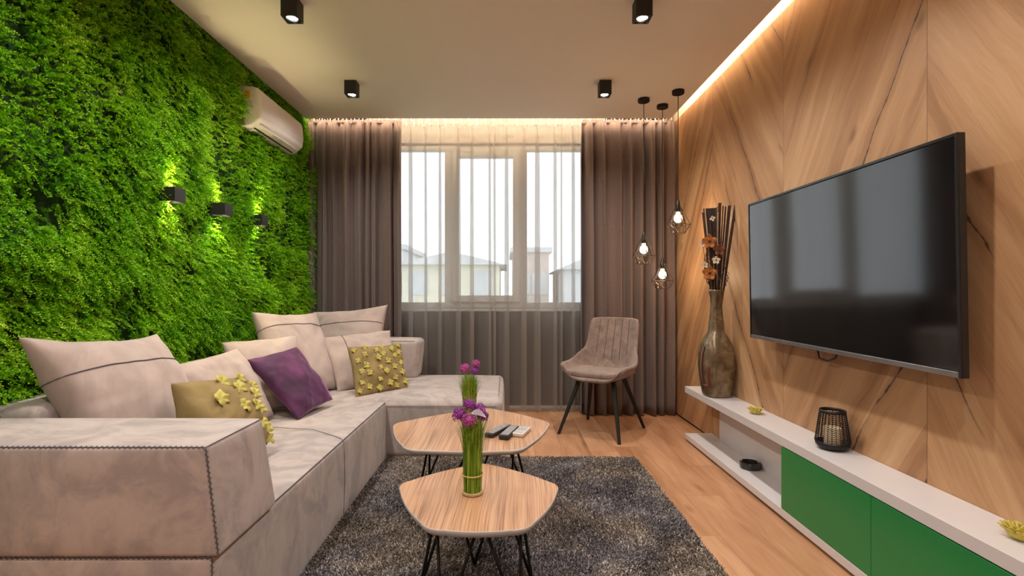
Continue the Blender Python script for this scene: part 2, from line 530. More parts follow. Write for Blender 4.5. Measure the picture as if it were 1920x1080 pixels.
# window wall with the opening
WX0, WX1, WZ0, WZ1 = -1.32, 0.93, 0.935, 2.50
b = MB()
b.box(XL, WX0, YB, YB + 0.2, -0.05, HT); b.box(WX1, XR + 0.022, YB, YB + 0.2, -0.05, HT)
b.box(WX0, WX1, YB, YB + 0.2, -0.05, WZ0); b.cur = 1; b.box(WX0, WX1, YB, YB + 0.2, WZ1, HT)
struct('wall_back', b, [M['dark_wall'], M['white_paint']])
struct('baseboard_back', MB().box(XL, XR, YB - 0.015, YB, 0, 0.022), M['upvc'])

win = thing('window_1', None, None, (0, YB, WZ0)); win['kind'] = 'structure'
def frame_rect(b, x0, x1, z0, z1, t, y0, y1):
    b.box(x0, x0 + t, y0, y1, z0, z1); b.box(x1 - t, x1, y0, y1, z0, z1)
    b.box(x0 + t, x1 - t, y0, y1, z0, z0 + t); b.box(x0 + t, x1 - t, y0, y1, z1 - t, z1)
b = MB()
ya, yb = YB + 0.04, YB + 0.11
frame_rect(b, WX0, WX1, WZ0, WZ1, 0.06, ya, yb)
m1, m2 = -0.555, 0.160
for mx_ in (m1, m2): b.box(mx_ - 0.035, mx_ + 0.035, ya, yb, WZ0 + 0.06, WZ1 - 0.06)
b.build('window_frame', M['upvc'], win, bevel=0.004)
b = MB(); frame_rect(b, m1 + 0.036, m2 - 0.036, WZ0 + 0.061, WZ1 - 0.061, 0.065, ya - 0.02, yb - 0.01)
b.build('window_sash', M['upvc'], win, bevel=0.005)
b = MB(); b.obox((m2 - 0.068, ya - 0.03, 1.62), (m2 - 0.068, ya - 0.03, 1.74), 0.02, 0.016); b.box(m2 - 0.082, m2 - 0.054, ya - 0.035, ya - 0.02, 1.70, 1.76)
b.build('window_handle', M['upvc'], win)
for x0, x1, z0, z1 in ((WX0 + 0.06, m1 - 0.035, WZ0 + 0.06, WZ1 - 0.06), (m1 + 0.10, m2 - 0.10, WZ0 + 0.125, WZ1 - 0.125), (m2 + 0.035, WX1 - 0.06, WZ0 + 0.06, WZ1 - 0.06)):
    MB().box(x0 - 0.005, x1 + 0.005, YB + 0.07, YB + 0.076, z0 - 0.005, z1 + 0.005).build('pane', M['glass'], win)
MB().box(WX0 - 0.03, WX1 + 0.03, YB - 0.02, YB + 0.04, WZ0 - 0.025, WZ0).build('window_sill', M['upvc'], win, bevel=0.004)

led('led_strip', -1.75, 1.40, 4.386, 4.396, 2.655, 2.675, 'warm glowing light strip tucked above the ceiling edge over the curtains', COVE_W)
led('led_strip', 1.395, 1.410, -1.5, 4.36, 2.681, 2.690, 'warm glowing light strip in the ceiling slot along the wooden wall', COVE_W * 1.5)
led('led_strip', -1.742, -1.732, -1.5, 4.36, 2.681, 2.690, 'warm glowing light strip hidden between ceiling and green moss wall', COVE_W * 0.2)

# ------------------------------------------------------------------ outside
M['house_a'] = plain('hazed_yellow_render', (0.80, 0.76, 0.62), 0.9, var=0.1, scale=1)  # house colours are paled: distance haze is painted into them
M['house_b'] = plain('hazed_grey_render', (0.72, 0.73, 0.74), 0.9, var=0.05, scale=1)
M['house_c'] = plain('hazed_red_brick', (0.66, 0.55, 0.50), 0.9, var=0.1, scale=2)
M['roof'] = plain('hazed_grey_roof', (0.66, 0.67, 0.68), 0.9, var=0.1, scale=2)
M['win_hazed'] = plain('hazed_house_window', (0.62, 0.64, 0.66), 0.3, var=0.1)  # kept close to the walls, with the haze in the colour
M['ground_out'] = plain('outside_ground', (0.32, 0.34, 0.28), 0.9, var=0.2, scale=0.2)
struct('ground', MB().box(-90, 90, 8, 160, -6.2, -6), M['ground_out'])
def house(x0, x1, y, z, ridge, mat, label, gable=True, wins=3):
    r = thing('house', label, 'building', ((x0 + x1) / 2, y + 3, -6), 0)
    MB().box(x0, x1, y, y + 7, -6, z).build('wall', mat, r)
    b = MB()
    if gable:
        o = 0.4; xm = (x0 + x1) / 2
        b.add([(x0 - o, y - o, z), (x1 + o, y - o, z), (xm, y - o, ridge), (x0 - o, y + 7 + o, z), (x1 + o, y + 7 + o, z), (xm, y + 7 + o, ridge)],
              [(0, 1, 2), (3, 5, 4), (0, 2, 5, 3), (1, 4, 5, 2), (0, 3, 4, 1)])
    else:
        b.box(x0 - 0.2, x1 + 0.2, y - 0.2, y + 7.2, z, ridge)
    b.build('roof', M['roof'], r)
    for lv in (-1.6, 1.2):
        if lv + 1.3 > z: continue
        for k in range(wins):
            cx = x0 + (x1 - x0) * (k + 0.5) / wins
            MB().box(cx - 0.5, cx + 0.5, y - 0.05, y + 0.02, lv - 0.2, lv + 1.1).build('window', M['win_hazed'], r)
house(-5.6, -0.4, 27, 2.6, 3.3, M['house_a'], 'haze-tinted yellow gabled house seen hazily through the sheer curtain, left panes')
house(-9.5, -6.2, 30, 3.7, 4.0, M['house_b'], 'grey flat-roofed block outside at the left edge of the window', False)
house(0.4, 2.6, 31, 3.6, 3.9, M['house_c'], 'reddish narrow house outside behind the right window mullion', False, 2)
house(3.2, 7.5, 28, 2.4, 3.5, M['house_b'], 'grey gabled house outside behind the right window panes')

# ------------------------------------------------------------------ moss wall
def make_moss():
    rs = np.random.RandomState(7)
    y0, y1, z0, z1 = 0.9, 4.74, 0.0, 2.71
    x_base = XL + 0.035
    # clumpy height field of the planting
    fr = [(rs.uniform(0, 6.28), rs.uniform(0, 6.28), rs.uniform(2, 20), rs.uniform(-20, 20)) for _ in range(46)]
    def field(y, z):
        s = np.zeros_like(y)
        for (p, q, ky, kz) in fr:
            k = math.hypot(ky, kz)
            s += np.sin(ky * y + kz * z + p) * np.cos(0.5 * kz * y - ky * z * 0.6 + q) / (1 + 0.12 * k)
        s = s / 4.2
        return np.clip(s, -1, 1)
    # base
    ny, nz = 180, 124
    Yg, Zg = np.meshgrid(np.linspace(y0, y1, ny), np.linspace(z0, z1, nz), indexing='ij')
    Xg = x_base + 0.012 + 0.05 * (field(Yg, Zg) + 1) * 0.5
    v = np.stack([Xg, Yg, Zg], -1).reshape(-1, 3)
    idx = np.arange(ny * nz).reshape(ny, nz)
    q = np.stack([idx[:-1, :-1], idx[1:, :-1], idx[1:, 1:], idx[:-1, 1:]], -1).reshape(-1, 4)
    root = thing('moss_wall', 'lush bright green moss and foliage covering the whole left wall', 'moss wall', (x_base, 2.8, 0))
    root['kind'] = 'stuff'
    base = big_mesh('backing', v - np.array([x_base, 2.8, 0]), q, M['moss_base'], parent=root, smooth=True)
    # sprigs
    N = 42000; L = 20
    py = rs.uniform(y0, y1, N); pz = rs.uniform(z0, z1, N)
    # nearer the camera sprigs look larger: keep the same size, real density everywhere
    h = field(py, pz)
    keep = rs.uniform(0, 1, N) < np.clip(0.8 + 0.9 * h, 0.42, 1)
    py, pz, h = py[keep], pz[keep], h[keep]; n = len(py)
    # direction flows slowly over the wall, mostly hanging / sideways
    ang = 2.2 * np.sin(1.7 * py + 0.8 * pz) + 1.6 * np.cos(2.3 * pz - 1.1 * py) + rs.normal(0, 1.1, n) - 1.0
    lift = rs.uniform(0.35, 1.1, n)
    d = np.stack([lift, np.cos(ang) * np.sqrt(1 - lift ** 2 * 0.8), np.sin(ang) * np.sqrt(1 - lift ** 2 * 0.8)], -1)
    d /= np.linalg.norm(d, axis=1, keepdims=True)
    length = rs.uniform(0.035, 0.075, n) * (0.7 + 0.45 * (h + 1))
    p0 = np.stack([x_base + 0.012 + (0.042 * (h + 1)) * np.clip((2.66 - pz) / 0.25, 0.2, 1) + 0.055 * np.exp(-((py - 3.2) / 0.13) ** 2 - ((pz - 2.30) / 0.2) ** 2), py, pz], -1)
    ref = rs.normal(0, 1, (n, 3)); side = np.cross(d, ref); side /= np.linalg.norm(side, axis=1, keepdims=True)
    nor = np.cross(d, side)
    ts = np.linspace(0.12, 1, L)
    droop = np.array([0, 0, -1.0])
    vv = []; rn = []
    srnd = rs.uniform(0, 1, n)
    for j, t in enumerate(ts):
        c = p0 + d * (length * t)[:, None] + droop * (length * 0.35 * t * t)[:, None]
        sgn = 1 if j % 2 else -1
        a = rs.uniform(-0.9, 0.9, n)
        sd = side * np.cos(a)[:, None] + nor * np.sin(a)[:, None]
        ld = d * 0.55 + sd * sgn * 0.85; ld /= np.linalg.norm(ld, axis=1, keepdims=True)
        ls = rs.uniform(0.008, 0.0125, n) * (1.15 - 0.40 * t)
        wd = np.cross(ld, nor + 0.5 * rs.normal(0, 1, (n, 3))); wd /= np.linalg.norm(wd, axis=1, keepdims=True)
        wl = ls * rs.uniform(0.6, 0.95, n)
        quad = np.stack([c, c + ld * (ls * 0.55)[:, None] + wd * (wl * 0.5)[:, None], c + ld * ls[:, None], c + ld * (ls * 0.55)[:, None] - wd * (wl * 0.5)[:, None]], 1)
        vv.append(quad.reshape(-1, 3))
        r = np.clip(srnd * 0.45 + rs.uniform(0, 0.4, n) + 0.18 * t, 0, 1)
        rn.append(np.repeat(r, 4))
    # stems
    e = p0 + d * length[:, None] + droop * (length * 0.35)[:, None]
    mid = p0 + d * (length * 0.5)[:, None] + droop * (length * 0.0875)[:, None]
    for a_, b_ in ((p0, mid), (mid, e)):
        quad = np.stack([a_ - side * 0.0006, a_ + side * 0.0006, b_ + side * 0.0005, b_ - side * 0.0005], 1)
        vv.append(quad.reshape(-1, 3)); rn.append(np.repeat(srnd * 0.4, 4))
    v = np.concatenate(vv); r = np.concatenate(rn)
    v[:, 2] = np.clip(v[:, 2], 0.0, 2.735)
    hi = v[:, 2] > 2.56; v[hi, 0] = np.minimum(v[hi, 0], -1.752)
    v[:, 1] = np.minimum(v[:, 1], 4.75)
    v -= np.array([x_base, 2.8, 0])
    q = np.arange(len(v)).reshape(-1, 4)
    o = big_mesh('foliage', v, q, M['moss'], {'rnd': r}, parent=root)
    o['kind'] = 'stuff'
    return root
make_moss()

# ------------------------------------------------------------------ wall lamps on the moss
def wall_lamp(y, label):
    t = thing('wall_lamp', label, 'wall lamp', (-1.83, y, 1.575), 0, 'black cube wall lamps on the moss wall')
    b = MB(); hw = 0.042; x0, x1 = -1.735, -1.648; z0, z1 = 1.54, 1.61; w_ = 0.005
    b.box(x0, x0 + w_, y - hw, y + hw, z0, z1); b.box(x1 - w_, x1, y - hw, y + hw, z0, z1)
    b.box(x0 + w_, x1 - w_, y - hw, y - hw + w_, z0, z1); b.box(x0 + w_, x1 - w_, y + hw - w_, y + hw, z0, z1)
    b.box(x0 + w_, x1 - w_, y - hw + w_, y + hw - w_, 1.571, 1.579)
    b.build('housing', M['black_matte'], t)
    b = MB(); b.box(-1.862, x0, y - 0.03, y + 0.03, 1.55, 1.60); b.build('wall_mount', M['black_matte'], t)
    for s in (1, -1):
        zz = 1.575 + s * 0.008
        b = MB(); b.box(-1.715, -1.67, y - 0.022, y + 0.022, min(zz, zz + s * 0.006), max(zz, zz + s * 0.006))
        b.build('led_chip', emit('wall_lamp_chip', (1, 0.85, 0.5), 20), t)
        ld = bpy.data.lights.new('wall_lamp_beam', 'SPOT'); ld.energy = 6.0; ld.color = (1, 0.80, 0.42)
        ld.spot_size = math.radians(84); ld.spot_blend = 0.7; ld.shadow_soft_size = 0.012
        lo = bpy.data.objects.new('wall_lamp_beam', ld); C.objects.link(lo); lo.parent = t
        lo.location = (-1.70 + 1.83, 0, s * 0.030)
        lo.rotation_euler = (0, PI if s > 0 else 0, 0)
for y, l in ((2.545, 'black cube wall lamp on the moss wall, the one nearest the camera'),
             (2.99, 'black cube wall lamp on the moss wall, middle of the three'),
             (3.44, 'black cube wall lamp on the moss wall, the one nearest the curtains')):
    wall_lamp(y, l)

# ------------------------------------------------------------------ ceiling downlights
def downlight(x, y, label):
    t = thing('ceiling_downlight', label, 'ceiling light', (x, y, H), 0, 'black cube downlights on the ceiling')
    hw = 0.042; z0 = 2.502; w_ = 0.004
    b = MB()
    b.box(x - hw, x - hw + w_, y - hw, y + hw, z0, H); b.box(x + hw - w_, x + hw, y - hw, y + hw, z0, H)
    b.box(x - hw + w_, x + hw - w_, y - hw, y - hw + w_, z0, H); b.box(x - hw + w_, x + hw - w_, y + hw - w_, y + hw, z0, H)
    b.build('housing', M['black_matte'], t)
    # face plate with a round hole
    n = 32; ro = 0.030; vs = []; fs = []
    for k in range(n):
        a = 2 * PI * (k + 0.5) / n; c, s = math.cos(a), math.sin(a); q = (hw - w_) / max(abs(c), abs(s))
        vs += [(x + ro * c, y + ro * s, z0 + 0.004), (x + q * c, y + q * s, z0 + 0.004)]
    for k in range(n):
        a, b2 = 2 * k, 2 * ((k + 1) % n)
        fs.append((a, b2, b2 + 1, a + 1))
    MB().add(vs, fs).build('face_plate', M['black_metal'], t)
    MB().lathe([(0.029, z0 + 0.012), (0.029, z0 + 0.018)], 24, x, y, 0).build('bulb', emit('downlight_bulb', (1, 0.93, 0.82), 25), t, smooth=False)
    ld = bpy.data.lights.new('downlight_beam', 'SPOT'); ld.energy = DOWN_W; ld.color = NEUTRAL
    ld.spot_size = math.radians(150); ld.spot_blend = 0.9; ld.shadow_soft_size = 0.04
    lo = bpy.data.objects.new('downlight_beam', ld); C.objects.link(lo); lo.parent = t
    lo.location = (0, 0, z0 - 0.004 - H)
for x, y, l in ((-1.115, 2.62, 'black cube downlight on the ceiling, front left, above the sofa'),
                (0.705, 2.62, 'black cube downlight on the ceiling, front right, cut by the top of the photo'),
                (-1.115, 3.63, 'black cube downlight on the ceiling at the left, near the air conditioner'),
                (0.705, 3.63, 'black cube downlight on the ceiling at the right, near the pendant lamps'),
                (-1.115, 1.61, 'black cube downlight overhead beyond the top of the photo, left side'),
                (0.705, 1.61, 'black cube downlight overhead beyond the top of the photo, right side'),
                (-1.115, 0.60, 'black cube downlight above the camera, left side'),
                (0.705, 0.60, 'black cube downlight above the camera, right side'),
                (-1.115, -1.0, 'unseen black cube downlight added behind the camera for fill light, left side'),  # this unseen pair is added to fill the room from behind
                (0.705, -1.0, 'unseen black cube downlight added behind the camera for fill light, right side')):
    downlight(x, y, l)

# ------------------------------------------------------------------ air conditioner
def air_con():
    y0, y1 = 3.31, 4.00
    t = thing('air_conditioner', 'white wall-mounted split air conditioner high on the moss wall by the curtain', 'air conditioner', (-1.84, (y0 + y1) / 2, 2.17))
    prof = [(-1.83, 2.445), (-1.675, 2.445), (-1.632, 2.43), (-1.617, 2.40), (-1.608, 2.30), (-1.618, 2.232), (-1.672, 2.188), (-1.70, 2.178), (-1.83, 2.175)]
    n = len(prof); b = MB()
    vs = [(x, y0, z) for x, z in prof] + [(x, y1, z) for x, z in prof]
    b.add(vs, [tuple(range(n)), tuple(reversed(range(n, 2 * n)))] + [(k, n + k, n + (k + 1) % n, (k + 1) % n) for k in range(n)])
    b.build('casing', M['ac_white'], t, bevel=0.014, segs=3)
    # front panel lip and louvre
    b = MB(); b.obox((-1.6135, y0 + 0.02, 2.262), (-1.6135, y1 - 0.02, 2.262), 0.003, 0.002); b.build('panel_seam', M['ac_white'], t)
    b = MB(); b.obox((-1.684, y0 + 0.05, 2.182), (-1.684, y1 - 0.05, 2.182), 0.014, 0.006, (0.35, 0, 1)); b.build('air_outlet', M['black_matte'], t)
    b = MB(); b.obox((-1.650, y0 + 0.05, 2.207), (-1.650, y1 - 0.05, 2.207), 0.030, 0.003, (0.63, 0, 0.77)); b.build('louvre', M['ac_white'], t)
    b = MB(); b.box(-1.72, -1.685, y0 - 0.002, y0 + 0.001, 2.36, 2.41); b.build('energy_sticker', plain('yellow_sticker', s2l(205, 175, 20), 0.5), t)
air_con()

# ------------------------------------------------------------------ curtains
def curtain(name, x0, x1, yc, z0, z1, nf, amp, over, mat, seed, label, seg=24, nz=26, solid=0.0, cat='curtain'):
    rs = random.Random(seed)
    t = thing(name, label, cat, ((x0 + x1) / 2, yc, z0))
    # irregular fold widths
    ws = [rs.uniform(0.55, 1.6) for _ in range(nf)]; S = sum(ws)
    edges = [0]; [edges.append(edges[-1] + w_ / S) for w_ in ws]
    amps = [rs.uniform(0.65, 1.25) for _ in range(nf)]
    ovr = [rs.uniform(0.4, 1.25) for _ in range(nf)]
    drift = [rs.uniform(-1, 1) for _ in range(nf)]
    cols = []
    for i in range(nf):
        for k in range(seg):
            cols.append((i, k / seg))
    cols.append((nf - 1, 1.0))
    vs = []; fs = []
    for j in range(nz + 1):
        tz = j / nz; z = z0 + (z1 - z0) * tz
        top = max(0.0, (tz - 0.93) / 0.07)      # gathered heading
        lowf = 0.85 + 0.15 * (1 - tz)
        for (i, s) in cols:
            u = edges[i] + (edges[i + 1] - edges[i]) * s
            lam = (edges[i + 1] - edges[i]) * (x1 - x0)
            ph = 2 * PI * s
            a = amp * amps[i] * lowf * (1 - 0.55 * top)
            xx = x0 + (x1 - x0) * u - over * (0.55 + 0.5 * ovr[i]) * lam * math.sin(ph) / (2 * PI) * lowf * (1 - 0.5 * top)
            xx += 0.012 * drift[i] * math.sin(2.2 * tz + drift[i] * 3) * math.sin(PI * s)
            yy = yc + a * math.sin(ph) - 0.35 * a * math.cos(2 * ph + i) * math.sin(PI * s) + 0.006 * math.sin(9 * tz + i * 1.3)
            yy += 0.010 * top * math.sin(ph * 3 + i)
            vs.append((xx, yy, z))
    nc = len(cols)
    for j in range(nz):
        for k in range(nc - 1):
            fs.append((j * nc + k, j * nc + k + 1, (j + 1) * nc + k + 1, (j + 1) * nc + k))
    MB().add(vs, fs).build('cloth', mat, t, smooth=True, solid=solid)
    # heading tape with little tucks along the top
    vs = []; fs = []
    nt = int((x1 - x0) / 0.012)
    for k in range(nt + 1):
        x = x0 + (x1 - x0) * k / nt; dy = 0.008 * math.sin(k * 1.9) + 0.004 * rs.uniform(-1, 1)
        vs += [(x, yc + dy, z1 - 0.005), (x, yc + dy * 0.6, z1 + 0.022 + 0.006 * rs.uniform(-1, 1))]
    for k in range(nt): fs.append((2 * k, 2 * k + 2, 2 * k + 3, 2 * k + 1))
    MB().add(vs, fs).build('heading_tape', mat, t, smooth=True)
    return t
CZ1 = 2.598
curtain('drape', -1.80, -0.935, 4.47, 0.005, CZ1, 9, 0.055, 1.3, M['drape'], 3, 'dark taupe floor-length drape gathered at the left side of the window', solid=0.002)
curtain('drape', 0.665, 1.485, 4.47, 0.005, CZ1, 8, 0.058, 1.3, M['drape'], 11, 'dark taupe floor-length drape at the right side of the window behind the chair', solid=0.002)
curtain('sheer_curtain', -1.0, 0.80, 4.60, 0.008, CZ1, 15, 0.034, 2.3, M['sheer'], 5, 'long translucent taupe sheer curtain hanging across the middle of the window', seg=28)
for yy, lab in ((4.47, 'white curtain track on the ceiling carrying the dark drapes'), (4.60, 'white curtain track on the ceiling carrying the sheer curtain')):
    b = MB(); b.box(-1.83, 1.49, yy - 0.012, yy + 0.012, HT - 0.03, HT); 
    o = b.build('curtain_track', M['upvc']); tag(o, lab, 'curtain track')
    b = MB()
    for k in range(46):
        x = -1.78 + 3.24 * k / 45
        b.box(x - 0.003, x + 0.003, yy - 0.003, yy + 0.003, CZ1 + 0.01, HT - 0.028)
    h_ = b.build('glider_hook', M['upvc'], o)
    h_['kind'] = 'stuff'

# ------------------------------------------------------------------ sofa
def rbox_mesh(lo, hi, r, bulge=(0, 0, 0), fn=None, n=10):
    """soft rounded block; fn maps (x,y,z,u,v,w) to a new point"""
    def axis(a, b):
        s = [a, a + r * 0.15, a + r * 0.4, a + r * 0.7, a + r]
        e = [b - r, b - r * 0.7, b - r * 0.4, b - r * 0.15, b]
        m = [a + r + (b - a - 2 * r) * k / n for k in range(1, n)]
        return s + m + e
    ax = [axis(lo[i], hi[i]) for i in range(3)]
    il = [lo[i] + r for i in range(3)]; ih = [hi[i] - r for i in range(3)]
    c = [(lo[i] + hi[i]) / 2 for i in range(3)]; hs = [(hi[i] - lo[i]) / 2 for i in range(3)]
    idx = {}; vs = []; fs = []
    def vert(i, j, k):
        key = (i, j, k)
        if key in idx: return idx[key]
        p = [ax[0][i], ax[1][j], ax[2][k]]
        q = [min(max(p[t], il[t]), ih[t]) for t in range(3)]
        d = Vector([p[t] - q[t] for t in range(3)])
        if d.length > 1e-9:
            d = d.normalized() * r
        u = [(p[t] - c[t]) / hs[t] for t in range(3)]
        o = [q[t] + d[t] for t in range(3)]
        for t in range(3):
            a, b = (t + 1) % 3, (t + 2) % 3
            if abs(u[t]) > 0.6:
                o[t] += math.copysign(bulge[t] * max(0, 1 - u[a] ** 4) * max(0, 1 - u[b] ** 4), u[t]) * min(1, (abs(u[t]) - 0.6) / 0.3)
        if fn: o = fn(o, u)
        idx[key] = len(vs); vs.append(tuple(o)); return idx[key]
    N = len(ax[0]) - 1
    for a in range(3):
        b, c2 = (a + 1) % 3, (a + 2) % 3
        for side in (0, N):
            for i in range(N):
                for j in range(N):
                    quad = []
                    for (di, dj) in ((0, 0), (1, 0), (1, 1), (0, 1)):
                        k = [0, 0, 0]; k[a] = side; k[b] = i + di; k[c2] = j + dj
                        quad.append(vert(*k))
                    if side == 0: quad.reverse()
                    fs.append(tuple(quad))
    return MB().add(vs, fs)

def stitch(name, pts, nrm, zig=True, r=0.0016, amp=0.006, step=0.011):
    """dark seam line, with a zigzag thread where zig is set: one part per seam"""
    b = MB(); pts = [Vector(p) for p in pts]; nrm = Vector(nrm).normalized()
    b.tube(pts, r, 5)
    if zig:
        out = []; flip = 1
        for a, c in zip(pts[:-1], pts[1:]):
            d = c - a; L = d.length; d.normalize(); s = d.cross(nrm).normalized()
            k = max(1, int(L / step))
            for i in range(k):
                out.append(a + d * (L * (i + 0.5) / k) + s * amp * flip); flip = -flip
        if len(out) > 1: b.tube(out, r * 0.75, 4)
    return b.build(name, M['thread'], sofa)

sofa = thing('sectional_sofa', 'large beige suede L-shaped sectional sofa along the moss wall', 'sofa', (-1.2, 2.4, 0.0))
SX = -0.785; SZ = 0.375
def base_fn(o, u):
    return o
rbox_mesh((-1.80, 1.345, 0.0), (SX, 3.285, SZ), 0.014, (0.008, 0.004, 0.008), base_fn, n=14).build('seat_base', M['suede'], sofa, smooth=True)
rbox_mesh((-1.80, 3.295, 0.0), (-0.03, 4.36, SZ), 0.04, (0.012, 0.006, 0.022), base_fn, n=12).build('chaise', M['suede'], sofa, smooth=True)
# armrest block across the near end, leaning in at its end
def arm_fn(o, u):
    x, y, z = o
    k = (z - SZ) / 0.30
    if u[0] > 0: x -= 0.035 * k * u[0] 
    if u[1] > 0: y -= 0.03 * k * u[1]
    return (x, y, z)
rbox_mesh((-1.80, 1.34, SZ + 0.002), (-0.765, 1.68, 0.672), 0.012, (0.005, 0.008, 0.008), arm_fn, n=12).build('armrest', M['suede'], sofa, smooth=True)
rbox_mesh((-1.80, 1.70, SZ + 0.002), (-1.58, 4.34, 0.695), 0.035, (0.012, 0.0, 0.01), None, n=12).build('backrest', M['suede'], sofa, smooth=True)
def bk_fn(o, u):
    x, y, z = o
    if u[0] > 0: x += 0.03 * u[0] * (z - SZ) / 0.32
    return (x, y, z)
rbox_mesh((-1.57, 4.08, SZ + 0.004), (-0.735, 4.35, 0.70), 0.035, (0.006, 0.01, 0.01), bk_fn, n=10).build('backrest', M['suede'], sofa, smooth=True)
b = MB()
ex = lambda z: -0.7672 - 0.035 * (z - SZ) / 0.30
stitch('stitching', [(-1.79, 1.3425, 0.6698), (-1.3, 1.3425, 0.6698), (ex(0.67), 1.3425, 0.6698)], (0, -1, 1), r=0.0012, amp=0.0045, step=0.007)
stitch('stitching', [(ex(z), 1.3425, z) for z in (0.668, 0.57, 0.48, 0.385)], (1, -1, 0), r=0.0012, amp=0.0045, step=0.007)
stitch('stitching', [(ex(0.67) + 0.0005, 1.345, 0.6700), (ex(0.67) + 0.0005, 1.64, 0.6700)], (1, 0, 1), zig=False, r=0.0014)
stitch('stitching', [(-1.79, 1.3478, SZ - 0.003), (SX - 0.004, 1.3478, SZ - 0.003)], (0, -1, 1), r=0.0012, amp=0.0045, step=0.007)
stitch('stitching', [(SX - 0.0028, 1.3478, SZ - 0.004), (SX - 0.0028, 1.3478, 0.01)], (1, -1, 0), r=0.0012, amp=0.0045, step=0.007)
stitch('stitching', [(SX - 0.0028, 1.36 + 0.1 * k, SZ - 0.0028) for k in range(0, 20)], (1, 0, 1), zig=False, r=0.0026)
# seam that crosses the seat and runs down its front, chaise seams, corner block seams
stitch('piping', [(-1.56, 2.60, SZ + 0.013), (-1.2, 2.60, SZ + 0.0145), (-0.98, 2.56, SZ + 0.013), (-0.83, 2.46, SZ + 0.005), (-0.800, 2.435, SZ + 0.0025), (SX - 0.0035, 2.42, SZ - 0.0025), (SX + 0.002, 2.418, SZ - 0.012), (SX + 0.008, 2.415, 0.30), (SX + 0.011, 2.41, 0.18), (SX + 0.005, 2.41, 0.02)], (0, 0, 1), zig=False, r=0.0014)
stitch('piping', [(-0.785, 3.289, SZ - 0.032), (-0.4, 3.286, SZ - 0.032), (-0.075, 3.290, SZ - 0.036)], (0, -1, 0), zig=False, r=0.0016)
stitch('piping', [(-0.075, 3.291, SZ - 0.036), (-0.058, 3.32, SZ - 0.008), (-0.055, 3.6, SZ + 0.006), (-0.055, 4.1, SZ + 0.006), (-0.06, 4.33, SZ - 0.004)], (1, 0, 1), zig=False, r=0.0016)
stitch('piping', [(-0.775, 3.31, SZ + 0.001), (-0.80, 3.6, SZ + 0.014), (-0.80, 4.07, SZ + 0.020)], (0, 0, 1), zig=False, r=0.0016)
stitch('piping', [(-1.55, 4.088, 0.692), (-0.745, 4.088, 0.692)], (0, -1, 1), zig=False, r=0.0016)
stitch('piping', [(-0.742, 4.086, 0.688), (-0.77, 4.078, 0.53), (-0.785, 4.085, 0.40)], (0, -1, 0), zig=False, r=0.0016)

